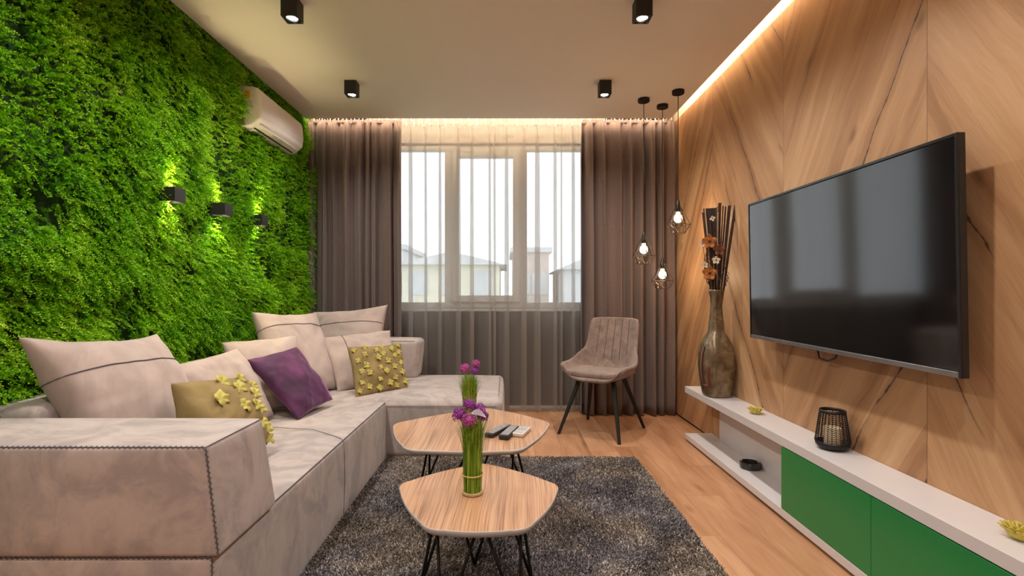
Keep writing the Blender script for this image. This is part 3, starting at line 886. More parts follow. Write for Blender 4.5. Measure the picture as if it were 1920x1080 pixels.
# ------------------------------------------------------------------ cushions
def pillow(name, label, cs, thick, mat, seam=None, vseam=None, seed=0, pinch=0.05, wr=0.009, group=None, n=44, cat='cushion', sag=0.0, puff=0.42, petals=None):
    """cs: top-left, top-right, bottom-right, bottom-left (world), as seen from the front face"""
    TL, TR, BR, BL = [Vector(c) for c in cs]
    ctr = (TL + TR + BR + BL) / 4
    nrm = (TR - TL).cross(TL - BL).normalized()      # points to the viewer side
    if nrm.dot(Vector((0, 0, 1.08)) - ctr) < 0: nrm = -nrm
    base = Vector(((BL.x + BR.x) / 2, (BL.y + BR.y) / 2, min(BL.z, BR.z)))
    t = thing(name, label, cat, base, 0, group)
    def P(u, v, side):
        # u: -1 left .. 1 right, v: -1 bottom .. 1 top
        uu = u * (1 - pinch * (1 - v * v) * abs(u) ** 3)
        vv = v * (1 - pinch * (1 - u * u) * abs(v) ** 3)
        a = (uu + 1) / 2; c = (vv + 1) / 2
        p = TL * (1 - a) * c + TR * a * c + BR * a * (1 - c) + BL * (1 - a) * (1 - c)
        h = max(0, (1 - u ** 2) * (1 - v ** 2)) ** puff
        h *= (1 + sag * (-v))
        nz = mnoise.noise(Vector((u * 2.1 + seed, v * 2.1, seed * 1.7 + side)))
        nz2 = mnoise.noise(Vector((u * 5 + seed * 3, v * 5, seed + side * 4)))
        rad = mnoise.noise(Vector((math.atan2(v, u) * 2.6 + seed, 0.3, seed))) * max(abs(u), abs(v)) ** 2
        return p + nrm * side * (thick / 2 * h + (nz * wr * 1.4 + nz2 * wr * 0.6 + rad * wr * 2.0) * min(1, h * 2))
    gl = [math.sin((k / n - 0.5) * PI) * 0.65 + (2 * k / n - 1) * 0.35 for k in range(n + 1)]
    vs = []; fs = []; ix = {}
    for side in (1, -1):
        for i in range(n + 1):
            for j in range(n + 1):
                edge = i in (0, n) or j in (0, n)
                if side == -1 and edge: ix[(side, i, j)] = ix[(1, i, j)]; continue
                ix[(side, i, j)] = len(vs); vs.append(P(gl[i], gl[j], side))
    for side in (1, -1):
        for i in range(n):
            for j in range(n):
                q = [ix[(side, i, j)], ix[(side, i + 1, j)], ix[(side, i + 1, j + 1)], ix[(side, i, j + 1)]]
                if side == -1: q.reverse()
                fs.append(tuple(q))
    lowest = min(p.z for p in vs)
    MB().add(vs, fs).build('cover', mat, t, smooth=True)
    b = MB(); any_ = False
    if seam is not None:
        b.tube([P(u / 20 * 0.995, seam + 0.03 * math.cos(u / 13), sd) + nrm * 0.002 * sd for sd, rg in ((-1, range(19, -21, -1)), (1, range(-20, 21))) for u in rg], 0.0022, 5); any_ = True
    if vseam is not None:
        b.tube([P(vseam + 0.02 * math.cos(u / 9), u / 20 * 0.995, sd) + nrm * 0.002 * sd for sd, rg in ((-1, range(19, -21, -1)), (1, range(-20, 21))) for u in rg], 0.0022, 5); any_ = True
    if any_: b.build('seam', M['thread'], t)
    if petals:
        rs = random.Random(seed + 5)
        for (u, v, s) in petals:
            c = P(u, v, 1); du = (P(u + 0.03, v, 1) - c).normalized(); dn = nrm
            dv = dn.cross(du).normalized(); du = dv.cross(dn).normalized()
            rot = rs.uniform(0, 6.28); b = MB(); pv = []; m_ = 30
            for k in range(m_):
                a = 2 * PI * k / m_
                rr = s * (0.62 + 0.38 * abs(math.cos(a * 2.0 + rot))) * (1 + 0.08 * math.sin(a * 7))
                lift = 0.004 + 0.007 * (0.5 + 0.5 * math.sin(a * 2 + rot * 2)) + 0.004 * math.sin(a * 5)
                pv.append(c + du * rr * math.cos(a) + dv * rr * math.sin(a) + dn * lift)
            inner = [c + (q - c) * 0.5 + dn * 0.002 for q in pv]
            allv = [c + dn * 0.003] + inner + pv
            ff = [(0, 1 + k, 1 + (k + 1) % m_) for k in range(m_)] + [(1 + k, 1 + m_ + k, 1 + m_ + (k + 1) % m_, 1 + (k + 1) % m_) for k in range(m_)]
            b.add(allv, ff); b.build('petal', M['petal'], t, smooth=True, solid=0.0016)
    return t

BACKG = 'large beige back cushions'
pillow('back_cushion', 'big beige back cushion with a dark seam, nearest the camera on the left',
       [(-1.63, 1.68, 0.935), (-1.60, 2.30, 0.895), (-1.34, 2.32, 0.40), (-1.40, 1.74, 0.40)], 0.24, M['linen'], seam=0.42, seed=1, pinch=0.14, group=BACKG)
pillow('scatter_cushion', 'plain beige cushion leaning behind the ochre cushion with felt petals',
       [(-1.56, 2.27, 0.745), (-1.50, 2.80, 0.775), (-1.30, 2.82, 0.395), (-1.36, 2.30, 0.395)], 0.17, M['linen'], seed=2, pinch=0.06)
pillow('scatter_cushion', 'plain beige cushion partly hidden behind the purple velvet cushion',
       [(-1.68, 2.97, 0.79), (-1.39, 3.33, 0.80), (-1.20, 3.12, 0.395), (-1.46, 2.80, 0.395)], 0.16, M['linen'], seed=3, pinch=0.06)
pillow('back_cushion', 'tall beige back cushion with a dark seam in the corner beside the moss wall',
       [(-1.70, 3.36, 0.955), (-1.46, 3.86, 0.935), (-1.20, 3.60, 0.395), (-1.46, 3.14, 0.395)], 0.20, M['linen'], seam=0.55, seed=4, pinch=0.10, group=BACKG)
pillow('back_cushion', 'beige back cushion with a dark seam, standing tallest against the left drape',
       [(-1.62, 4.22, 0.925), (-1.00, 4.24, 0.985), (-0.98, 3.98, 0.40), (-1.56, 3.96, 0.40)], 0.20, M['linen'], seam=0.45, seed=5, pinch=0.10, group=BACKG)
pillow('scatter_cushion', 'beige cushion with an upright dark seam behind the yellow petal cushion',
       [(-1.375, 3.72, 0.75), (-0.93, 4.02, 0.785), (-0.82, 3.82, 0.395), (-1.18, 3.52, 0.392)], 0.15, M['linen'], vseam=-0.45, seed=6, pinch=0.05)
pet = []
rs = random.Random(8)
for i in range(6):
    for j in range(5):
        pet.append((-0.82 + 0.33 * i + rs.uniform(-0.08, 0.08), -0.80 + 0.40 * j + (0.14 if i % 2 else -0.06) + rs.uniform(-0.06, 0.06), rs.uniform(0.020, 0.027)))
pet = [(max(-.9, min(.9, u)), max(-.9, min(.9, v)), s) for u, v, s in pet]
pillow('petal_cushion', 'square ochre cushion dotted with yellow felt petals, standing upright at the sofa corner',
       [(-1.115, 3.52, 0.705), (-0.80, 3.82, 0.70), (-0.715, 3.66, 0.385), (-1.01, 3.37, 0.378)], 0.11, M['ochre'], seed=7, pinch=0.06, petals=pet)
pillow('velvet_cushion', 'purple velvet cushion leaning on the middle of the sofa',
       [(-1.43, 2.77, 0.715), (-1.315, 3.15, 0.745), (-1.08, 3.13, 0.420), (-1.145, 2.77, 0.385)], 0.13, M['velvet'], seed=8, pinch=0.05, wr=0.007)
pet2 = [(-0.45, 0.35, 0.040), (-0.1, 0.8, 0.038), (0.25, 0.55, 0.038), (0.1, 0.05, 0.032), (0.5, 0.85, 0.030), (0.62, 0.3, 0.033), (0.8, -0.1, 0.032), (0.55, -0.45, 0.033), (0.85, -0.6, 0.032), (0.88, 0.6, 0.030), (0.9, -0.88, 0.030), (0.45, -0.02, 0.030)]
pillow('petal_cushion', 'slumped ochre cushion with yellow felt petals, tucked behind the sofa armrest',
       [(-1.285, 1.93, 0.735), (-1.20, 2.30, 0.70), (-1.045, 2.20, 0.42), (-1.09, 1.83, 0.39)], 0.20, M['ochre'], seed=9, pinch=0.08, wr=0.010, petals=pet2)

# ------------------------------------------------------------------ rug
def make_rug():
    x0, x1, y0, y1 = -0.788, 0.845, 0.55, 3.284
    t = thing('shag_rug', 'dark grey speckled shag rug under the two coffee tables', 'rug', ((x0 + x1) / 2, (y0 + y1) / 2, 0))
    MB().box(x0 + 0.01, x1 - 0.01, y0 + 0.01, y1 - 0.01, 0.0, 0.008).build('backing', M['rug_base'], t)
    rs = np.random.RandomState(3)
    N = 360000
    # denser where the rug can be seen
    x = rs.uniform(x0 + 0.004, x1 - 0.008, N); y = rs.uniform(y0, y1 - 0.004, N)
    N = len(x)
    ph = 6 * np.sin(x * 7 + 1.3 * np.sin(y * 5)) + 5 * np.cos(y * 6 - x * 3)
    lean = rs.uniform(0.25, 1.0, N)
    a = ph * 0.35 + rs.normal(0, 1.1, N)
    L = rs.uniform(0.012, 0.023, N)
    base = np.stack([x, y, np.full(N, 0.006)], -1)
    d = np.stack([np.cos(a) * lean, np.sin(a) * lean, np.ones(N)], -1); d /= np.linalg.norm(d, axis=1, keepdims=True)
    d2 = d + np.stack([rs.normal(0, .5, N), rs.normal(0, .5, N), -0.35 * np.ones(N)], -1); d2 /= np.linalg.norm(d2, axis=1, keepdims=True)
    b_ = rs.uniform(0, 2 * PI, N); s = np.stack([np.cos(b_), np.sin(b_), np.zeros(N)], -1)
    w0 = 0.0022
    m1_ = base + d * (L * 0.6)[:, None]; e = m1_ + d2 * (L * 0.4)[:, None]
    v = np.stack([base - s * w0, base + s * w0, m1_ + s * w0, m1_ - s * w0, e + s * w0 * 0.7, e - s * w0 * 0.7], 1).reshape(-1, 3)
    i = np.arange(N) * 6
    q = np.concatenate([np.stack([i, i + 1, i + 2, i + 3], -1), np.stack([i + 3, i + 2, i + 4, i + 5], -1)])
    r = np.repeat(rs.uniform(0, 1, N) ** 1.4, 6)
    v -= np.array([(x0 + x1) / 2, (y0 + y1) / 2, 0])
    o = big_mesh('pile', v, q, M['rug'], {'rnd': r}, parent=t)
    o['kind'] = 'stuff'
make_rug()

# ------------------------------------------------------------------ coffee tables
def round_poly(pts, r, bulge, seg=8):
    """closed polygon with rounded corners and slightly bowed sides"""
    n = len(pts); P = [Vector((x, y)) for x, y in pts]; ctr = sum(P, Vector((0, 0))) / n
    out = []
    for i in range(n):
        a, p, c = P[i - 1], P[i], P[(i + 1) % n]
        d1 = (a - p).normalized(); d2 = (c - p).normalized()
        s, e = p + d1 * r, p + d2 * r
        for k in range(seg + 1):
            t = k / seg
            out.append((s * (1 - t) ** 2 + p * 2 * t * (1 - t) + e * t * t))
        L = (c - p).length; q = c + (p - c).normalized() * r
        for k in range(1, 8):
            t = k / 8; m = e * (1 - t) + q * t
            mid = (m - ctr).normalized()
            out.append(m + mid * bulge * 4 * t * (1 - t))
    return [(v.x, v.y) for v in out]
def coffee_table(label, pts, z, feet, hubs, group, rfoot):
    cx = sum(p[0] for p in pts) / 5; cy = sum(p[1] for p in pts) / 5
    t = thing('coffee_table', label, 'coffee table', (cx, cy, 0.012), 0, group)
    poly = round_poly(pts, rfoot, 0.012)
    top = MB(); n = len(poly)
    ct = Vector((cx, cy))
    def ins(k): return [((x - cx) * k + cx, (y - cy) * k + cy) for x, y in poly]
    rings = [(ins(0.992), z), (ins(0.998), z - 0.002)]
    vs = [(x, y, z) for x, y in rings[0][0]]
    top.add(vs, [tuple(range(n))])
    top.build('table_top', M['table_wood'], t)
    e = MB()
    prof = [(0.992, z), (0.998, z - 0.0015), (1.0, z - 0.006), (0.995, z - 0.012), (0.975, z - 0.020)]
    vs = []; fs = []
    for k, zz in prof: vs += [(x, y, zz) for x, y in ins(k)]
    for r_ in range(len(prof) - 1):
        for k in range(n): fs.append((r_ * n + k, (r_ + 1) * n + k, (r_ + 1) * n + (k + 1) % n, r_ * n + (k + 1) % n))
    fs.append(tuple(reversed(range((len(prof) - 1) * n, len(prof) * n))))
    e.add(vs, fs); e.build('table_edge', M['table_edge'], t, smooth=False)
    zu = z - 0.022
    for (fx, fy), (h1, h2) in zip(feet, hubs):
        b = MB()
        b.tube([(h1[0], h1[1], zu), (fx, fy, 0.016)], 0.0055, 8)
        b.tube([(h2[0], h2[1], zu), (fx, fy, 0.016)], 0.0055, 8)
        b.sphere((fx, fy, 0.016), 0.007)
        b.build('leg', M['black_metal'], t, smooth=True)
    for pr in hubs:
        for (x, y) in pr: MB().lathe([(0.012, zu - 0.001), (0.012, zu + 0.003)], 10, x, y, 0).build('mounting_plate', M['black_metal'], t)
    return t
def star(cx, cy, rf, rh, a0, spread=0.62):
    feet = []; hubs = []
    for k in range(5):
        a = a0 + 2 * PI * k / 5
        feet.append((cx + rf * math.cos(a), cy + rf * math.sin(a)))
        hubs.append(((cx + rh * math.cos(a - spread), cy + rh * math.sin(a - spread)), (cx + rh * math.cos(a + spread), cy + rh * math.sin(a + spread))))
    return feet, hubs
TG = 'two pentagonal oak coffee tables on black rod legs'
f_, h_ = star(-0.10, 1.76, 0.215, 0.15, PI / 2 + 0.12)
coffee_table('smaller pentagonal oak coffee table nearest the camera, on black rod legs',
             [(-0.405, 1.85), (-0.10, 2.09), (0.200, 1.84), (0.065, 1.49), (-0.24, 1.49)], 0.38, f_, h_, TG, 0.055)
f_, h_ = star(-0.165, 2.45, 0.30, 0.21, PI / 2)
coffee_table('larger pentagonal oak coffee table behind the other, beside the sofa chaise',
             [(-0.585, 2.56), (-0.115, 2.92), (0.235, 2.58), (0.065, 2.11), (-0.43, 2.12)], 0.42, f_, h_, TG, 0.075)

# ------------------------------------------------------------------ grass bundles
M['grass'] = None
def grass_mat():
    n = NT('grass_blade', 0.45, 0.35)
    co = n.coord(); x, y, z = n.sep(co)
    f = n.m('ADD', n.m('MULTIPLY', n.noise(n.map(co, (260, 260, 6)), 1, 2), 0.75), n.m('MULTIPLY', n.attr('rnd'), 0.4))
    n.color(n.ramp(f, [(0.3, s2l(60, 98, 12)), (0.55, s2l(112, 152, 32)), (0.8, s2l(178, 200, 80))]))
    return n.mat
M['grass'] = grass_mat()
M['allium_a'] = plain('purple_florets', s2l(152, 64, 158), 0.7, var=0.35, scale=90)
M['allium_b'] = plain('magenta_florets', s2l(186, 84, 160), 0.7, var=0.3, scale=90)
M['straw'] = plain('straw_band', s2l(196, 176, 100), 0.7, var=0.15, scale=60)
M['cork'] = plain('wood_disc', s2l(176, 150, 110), 0.7, var=0.15, scale=60)
def grass_bundle(x, y, z, hgt, label, flowers, seed):
    rs = random.Random(seed)
    t = thing('grass_bundle', label, 'artificial plant', (x, y, z), 0, 'tied bundles of green grass with purple flowers')
    MB().lathe([(0.034, 0), (0.036, 0.003), (0.036, 0.010), (0.033, 0.012)], 28, x, y, z).build('base', M['cork'], t, smooth=True)
    vs = []; qs = []; rr = []
    for k in range(620):
        a = rs.uniform(0, 2 * PI); r = 0.032 * math.sqrt(rs.uniform(0.35, 1))
        L = hgt * rs.uniform(0.80, 1.03); out = rs.uniform(-0.004, 0.008); tw = rs.uniform(-0.3, 0.3); w_ = rs.uniform(0.0008, 0.0016)
        flare = rs.uniform(0, 1) ** 3 * 0.045
        n0 = len(vs)
        for j in range(6):
            s = j / 5; ra = r + out * s + flare * max(0, s - 0.7) / 0.3
            aa = a + tw * s
            px, py = x + ra * math.cos(aa), y + ra * math.sin(aa)
            ww = w_ * (1 - 0.75 * max(0, (s - 0.6) / 0.4))
            tx, ty = -math.sin(aa) * ww, math.cos(aa) * ww
            zz = z + 0.008 + L * s
            vs += [(px - tx, py - ty, zz), (px + tx, py + ty, zz)]
            rr += [0, 0]
        rv = rs.random()
        for j in range(12): rr[n0 + j] = rv
        for j in range(5): qs.append((n0 + 2 * j, n0 + 2 * j + 1, n0 + 2 * j + 3, n0 + 2 * j + 2))
    # dense inner core so no light shines straight through
    v = np.array(vs) - np.array([x, y, z])
    o = big_mesh('grass_blades', v, np.array(qs), M['grass'], {'rnd': np.array(rr)}, parent=t, smooth=True); o['kind'] = 'stuff'
    MB().lathe([(0.027, 0.008), (0.028, hgt * 0.45), (0.024, hgt * 0.8)], 20, x, y, z).build('grass_core', M['grass'], t, smooth=True)
    MB().lathe([(0.0352, 0.066), (0.0362, 0.0665), (0.0362, 0.0715), (0.0352, 0.072)], 28, x, y, z, cap0=False, cap1=False).build('straw_tie', M['straw'], t, smooth=True)
    for (dx, dy, dz, r, mk) in flowers:
        c = Vector((x + dx, y + dy, z + dz)); b = MB(); r *= 1.12
        b.cur = 0
        for k in range(110):
            th = math.acos(rs.uniform(-0.8, 1)); ph = rs.uniform(0, 2 * PI)
            d = Vector((math.sin(th) * math.cos(ph), math.sin(th) * math.sin(ph), math.cos(th)))
            p = c + d * r * rs.uniform(0.6, 0.95); s_ = d.orthogonal().normalized(); u_ = d.cross(s_)
            a0 = rs.uniform(0, 6.28); q = r * 0.20
            for m_ in range(3):
                a1 = a0 + m_ * 2.094
                e1 = (s_ * math.cos(a1) + u_ * math.sin(a1)); e2 = (s_ * math.cos(a1 + 0.8) + u_ * math.sin(a1 + 0.8)); 
                b.add([p, p + e1 * q + d * q * 0.4, p + (e1 + e2) * q * 0.75 + d * q * 0.9, p + e2 * q + d * q * 0.4], [(0, 1, 2, 3)])
        fo = b.build('flower', M[mk], t)
        MB().sphere(c, r * 0.62, 10, 7).build('flower_core', M[mk], fo, smooth=True)
        MB().tube([(x + dx * 0.4, y + dy * 0.4, z + hgt * 0.6), (x + dx * 0.8, y + dy * 0.8, z + dz - r), c], 0.0012, 5).build('stem', M['grass'], fo)
grass_bundle(-0.119, 1.76, 0.380, 0.262, 'nearer bundle of green grass with purple flowers, on the small coffee table',
             [(-0.010, -0.008, 0.312, 0.020, 'allium_a'), (-0.045, -0.01, 0.278, 0.023, 'allium_a'), (-0.010, -0.035, 0.265, 0.023, 'allium_b'), (0.022, 0.0, 0.292, 0.022, 'allium_a'), (0.035, 0.01, 0.268, 0.018, 'allium_a')], 1)
b = MB()
pts = [(-0.118, 1.725, 0.676), (-0.075, 1.72, 0.668)]
vs = []; n = 10
for k in range(n + 1):
    s = k / n; wv = 0.010 * math.sin(PI * min(1, s * 1.05)) ** 0.6; px = -0.120 + 0.050 * s; pz = 0.672 - 0.010 * s + 0.010 * math.sin(PI * s)
    vs += [(px, 1.712 - 0.012 * s, pz - wv), (px, 1.716 - 0.012 * s, pz + wv)]
fs = [(2 * k, 2 * k + 2, 2 * k + 3, 2 * k + 1) for k in range(n)]
gb = [o for o in bpy.data.objects if o.name.startswith('grass_bundle')][0]
o = b.add(vs, fs).build('leaf', plain('silver_leaf', s2l(186, 176, 196), 0.5, var=0.1), gb, smooth=True)
o['label'] = 'pale silvery leaf'
grass_bundle(-0.180, 2.44, 0.420, 0.262, 'farther bundle of green grass with purple flowers, on the large coffee table',
             [(-0.022, -0.008, 0.296, 0.023, 'allium_b'), (0.030, 0.005, 0.318, 0.018, 'allium_b'), (0.026, 0.0, 0.285, 0.018, 'allium_a')], 2)

# ------------------------------------------------------------------ remotes
M['rubber'] = plain('rubber_key', (0.30, 0.30, 0.31), 0.6, var=0.2, scale=100)
M['remote_white'] = plain('remote_white', (0.66, 0.62, 0.58), 0.4, var=0.03)
M['keys_grey'] = plain('grey_key', (0.38, 0.37, 0.36), 0.6, var=0.1)
def remote(x, y, rot, w_, L, th, mat, kmat, label, rows, cols):
    t = thing('remote_control', label, 'remote control', (x, y, 0.4205), rot, 'remote controls on the far coffee table')
    b = MB(); b.box(-w_ / 2, w_ / 2, -L / 2, L / 2, 0, th)
    b.build('shell', mat, t, world=False, bevel=0.005, segs=3)
    b = MB(); b.box(-w_ * 0.40, w_ * 0.40, -L * 0.44, L * 0.44, th - 0.0006, th + 0.0004)
    for r in range(rows):
        for c in range(cols):
            cx = (c - (cols - 1) / 2) * w_ * 0.27; cy = L * 0.40 - r * L * 0.80 / max(1, rows - 1) if rows > 1 else 0
            b.box(cx - w_ * 0.09, cx + w_ * 0.09, cy - L * 0.020, cy + L * 0.020, th - 0.0005, th + 0.0016)
    k_ = b.build('keypad', kmat, t, world=False)
    return t
remote(-0.040, 2.385, -0.47, 0.045, 0.19, 0.020, M['black_matte'], M['rubber'], 'black remote control, leftmost of the three on the coffee table', 11, 3)
remote(0.012, 2.350, -0.30, 0.047, 0.18, 0.022, M['black_matte'], M['rubber'], 'black remote control in the middle, between the other black one and the white one', 10, 3)
remote(0.071, 2.375, -0.33, 0.055, 0.135, 0.018, M['remote_white'], M['keys_grey'], 'short white remote control at the right end of the row', 3, 3)

# ------------------------------------------------------------------ chair
def make_chair():
    t = thing('dining_chair', 'taupe bucket chair with black legs standing in front of the right drape', 'chair', (0.75, 3.955, 0.0), -math.radians(34))
    # centre line of the shell: (y, z, half width, wing lift, wing forward)
    K = [(-0.245, 0.420, 0.215, 0.070), (-0.236, 0.446, 0.243, 0.096), (-0.17, 0.454, 0.262, 0.098), (-0.05, 0.446, 0.266, 0.100), (0.07, 0.445, 0.260, 0.112),
         (0.14, 0.462, 0.240, 0.135), (0.18, 0.52, 0.218, 0.105), (0.202, 0.60, 0.210, 0.035), (0.235, 0.70, 0.208, 0.0), (0.262, 0.79, 0.205, 0.0), (0.283, 0.86, 0.201, 0.0), (0.290, 0.885, 0.188, 0.0)]
    vs = []; ns = 16
    for i, (y, z, hw, lift) in enumerate(K):
        for s in range(ns + 1):
            u = -1 + 2 * s / ns; a = abs(u)
            dish = a ** 5.5
            back = max(0, min(1, (z - 0.50) / 0.1)) if y > 0.1 else 0
            yy = y - back * 0.055 * a ** 2 - (0.06 * a ** 3 if 4 <= i <= 6 else 0) + (0.03 * (a ** 2) if i < 2 else 0)
            zz = z + lift * dish
            if i >= 10: zz -= 0.012 * a ** 4
            vs.append((hw * u, yy, zz))
    fs = []
    nc = ns + 1
    for i in range(len(K) - 1):
        for s in range(ns): fs.append((i * nc + s, i * nc + s + 1, (i + 1) * nc + s + 1, (i + 1) * nc + s))
    mb = MB().add(vs, fs)
    o = mb.build('seat_shell', M['chair'], t, world=False, smooth=True)
    md = o.modifiers.new('sub', 'SUBSURF'); md.levels = 1; md.render_levels = 1
    md = o.modifiers.new('solid', 'SOLIDIFY'); md.thickness = 0.030; md.offset = -1
    md = o.modifiers.new('sub2', 'SUBSURF'); md.levels = 1; md.render_levels = 1
    # seat pad
    vs = []; nn = 16; mm_ = 16
    rb = rbox_mesh((-0.212, -0.222, 0.440), (0.212, 0.140, 0.482), 0.016, (0.0, 0.0, 0.008), lambda o_, u: (o_[0] * (1 - 0.06 * u[1] * -1), o_[1], o_[2] + 0.012 * abs(u[0]) ** 3), n=8)
    rb.build('seat', M['chair'], t, world=False, smooth=True)
    b = MB()
    for k in (-0.62, -0.31, 0.0, 0.31, 0.62):
        pts = []
        for (y, z, hw, lift) in K[6:11]:
            if z < 0.55: z += 0.015
            u = k; pts.append((hw * u, y - 0.055 * u * u * max(0, min(1, (z - 0.5) / 0.1)) - 0.0005, z + 0.002))
        b.tube(pts, 0.0022, 5)
    b.build('channel_stitching', plain('taupe_thread', s2l(84, 66, 58), 0.8), t, world=False)
    b = MB(); b.box(-0.15, 0.15, -0.14, 0.12, 0.415, 0.432); b.build('seat_frame', M['black_metal'], t, world=False)
    for (sx, sy) in ((-1, -1), (1, -1), (1, 1), (-1, 1)):
        b = MB()
        a = Vector((sx * 0.135, -0.11 if sy < 0 else 0.09, 0.428)); e = Vector((sx * 0.245, -0.265 if sy < 0 else 0.265, 0.0))
        d = (e - a)
        w0, w1 = 0.016, 0.010
        s = Vector((1, 0, 0)); q = Vector((0, 1, 0))
        vv = [a + s * w0 * i + q * w0 * j for i, j in ((-1, -1), (1, -1), (1, 1), (-1, 1))] + [e + s * w1 * i + q * w1 * j for i, j in ((-1, -1), (1, -1), (1, 1), (-1, 1))]
        b.add(vv, [(0, 1, 2, 3), (7, 6, 5, 4), (0, 4, 5, 1), (1, 5, 6, 2), (2, 6, 7, 3), (3, 7, 4, 0)])
        b.build('leg', M['black_metal'], t, world=False, bevel=0.003)
make_chair()

# ------------------------------------------------------------------ pendant lamps
M['wire'] = plain('bronze_wire', (0.09, 0.065, 0.05), 0.4, metal=0.7, var=0.2)
def pendant(x, y, zb, label):
    t = thing('pendant_lamp', label, 'pendant lamp', (x, y, H), 0, 'wire cage pendant lamps in the corner')
    MB().lathe([(0.0, H - 0.026), (0.042, H - 0.026), (0.045, H - 0.023), (0.045, H)], 28, x, y, 0, cap0=False).build('canopy', M['black_metal'], t)
    za = zb + 0.25
    MB().tube([(x, y, H - 0.02), (x, y, za - 0.01)], 0.0028, 8).build('cord', M['black_matte'], t, smooth=True)
    MB().lathe([(0.004, za), (0.010, za - 0.006), (0.019, za - 0.055), (0.020, za - 0.085), (0.017, za - 0.09)], 20, x, y, 0).build('socket', M['black_metal'], t, smooth=True)
    b = MB(); N = 6; R1 = 0.088; z1 = zb + 0.062; R2 = 0.052; r = 0.0025; z0 = zb
    top = [Vector((x + 0.018 * math.cos(2 * PI * k / N), y + 0.018 * math.sin(2 * PI * k / N), za - 0.050)) for k in range(N)]
    mid = [Vector((x + R1 * math.cos(2 * PI * (k + 0.5) / N), y + R1 * math.sin(2 * PI * (k + 0.5) / N), z1)) for k in range(N)]
    low = [Vector((x + R2 * math.cos(2 * PI * k / N), y + R2 * math.sin(2 * PI * k / N), z0)) for k in range(N)]
    for k in range(N):
        b.tube([top[k], mid[k]], r, 5); b.tube([top[k], mid[k - 1]], r, 5); b.tube([top[k], top[(k + 1) % N]], r, 5)
        b.tube([mid[k], mid[(k + 1) % N]], r, 5)
        b.tube([mid[k], low[k]], r, 5); b.tube([mid[k], low[(k + 1) % N]], r, 5)
        b.tube([low[k], low[(k + 1) % N]], r, 5)
    b.build('wire_cage', M['wire'], t)
    zc = za - 0.140
    em = emit('pendant_bulb', (1, 0.78, 0.52), 4.5)
    MB().lathe([(0.013, za - 0.09), (0.014, zc + 0.036), (0.026, zc + 0.022), (0.031, zc), (0.026, zc - 0.018), (0.012, zc - 0.029), (0.002, zc - 0.031)], 20, x, y, 0).build('bulb', em, t, smooth=True)
    ld = bpy.data.lights.new('pendant_glow', 'POINT'); ld.energy = PEND_W; ld.color = (1, 0.68, 0.38); ld.shadow_soft_size = 0.034
    lo = bpy.data.objects.new('pendant_glow', ld); C.objects.link(lo); lo.parent = t; lo.location = (0, 0, zc - H)
pendant(1.072, 3.94, 1.310, 'wire cage pendant lamp hanging leftmost of the three')
pendant(1.258, 4.07, 1.118, 'wire cage pendant lamp hanging lowest of the three')
pendant(1.286, 3.78, 1.530, 'wire cage pendant lamp hanging highest, closest to the wooden wall')

# ------------------------------------------------------------------ tv
def make_tv():
    # leans a little forward and is turned a little from the wall
    Hh = 0.768
    cxn, cyn = 1.416, 1.566          # near lower corner of the front face
    cxf, cyf = 1.408, 2.908
    zb = 0.826
    t = thing('television', 'large flat black television mounted on the wooden wall', 'television', (1.43, 2.25, zb))
    A = Vector((cxn, cyn, zb - 0.012)); B = Vector((cxf, cyf, zb)); ax = (B - A).normalized(); L = (B - A).length
    up = Vector((-0.0175, 0, 1)).normalized(); nr = ax.cross(up).normalized()
    if nr.x > 0: nr = -nr
    def p(u, v, d): return A + ax * u + up * v + nr * d      # d>0 towards the room
    def slab(u0, u1, v0, v1, d0, d1):
        return MB().add([p(u0, v0, d0), p(u1, v0, d0), p(u1, v1, d0), p(u0, v1, d0), p(u0, v0, d1), p(u1, v0, d1), p(u1, v1, d1), p(u0, v1, d1)],
                        [(0, 1, 2, 3), (7, 6, 5, 4), (0, 4, 5, 1), (1, 5, 6, 2), (2, 6, 7, 3), (3, 7, 4, 0)])
    slab(0, L, 0, Hh, -0.024, -0.002).build('housing', M['black_matte'], t, bevel=0.003)
    slab(0.012, L - 0.012, 0.022, Hh - 0.014, -0.004, 0.0005).build('screen', M['screen'], t)
    b = MB(); bw = 0.011
    for (u0, u1, v0, v1) in ((0, bw, 0, Hh), (L - bw, L, 0, Hh), (bw, L - bw, Hh - bw, Hh)):
        s = slab(u0, u1, v0, v1, -0.003, 0.0035); b.add(s.v, s.f)
    b.build('bezel', M['black_gloss'], t, bevel=0.0015)
    slab(bw, L - bw, 0, 0.019, -0.003, 0.0035).build('lower_trim', M['silver'], t, bevel=0.002)['label'] = 'silver lower edge strip'
    s = slab(L * 0.25, L * 0.75, 0.12, 0.50, -0.040, -0.020); s.build('rear_cover', M['black_matte'], t)
    b = MB()
    cy_ = 2.25
    b.box(1.44, 1.5095, cy_ - 0.12, cy_ + 0.12, zb + 0.22, zb + 0.42)
    b.build('wall_bracket', M['black_metal'], t)
    b = MB(); b.tube([(1.47, 2.37, zb + 0.05), (1.468, 2.38, zb - 0.015), (1.465, 2.36, zb - 0.05), (1.466, 2.30, zb - 0.055), (1.468, 2.25, zb - 0.035), (1.475, 2.22, zb + 0.04)], 0.004, 8)
    b.build('cable', M['black_matte'], t, smooth=True)
make_tv()

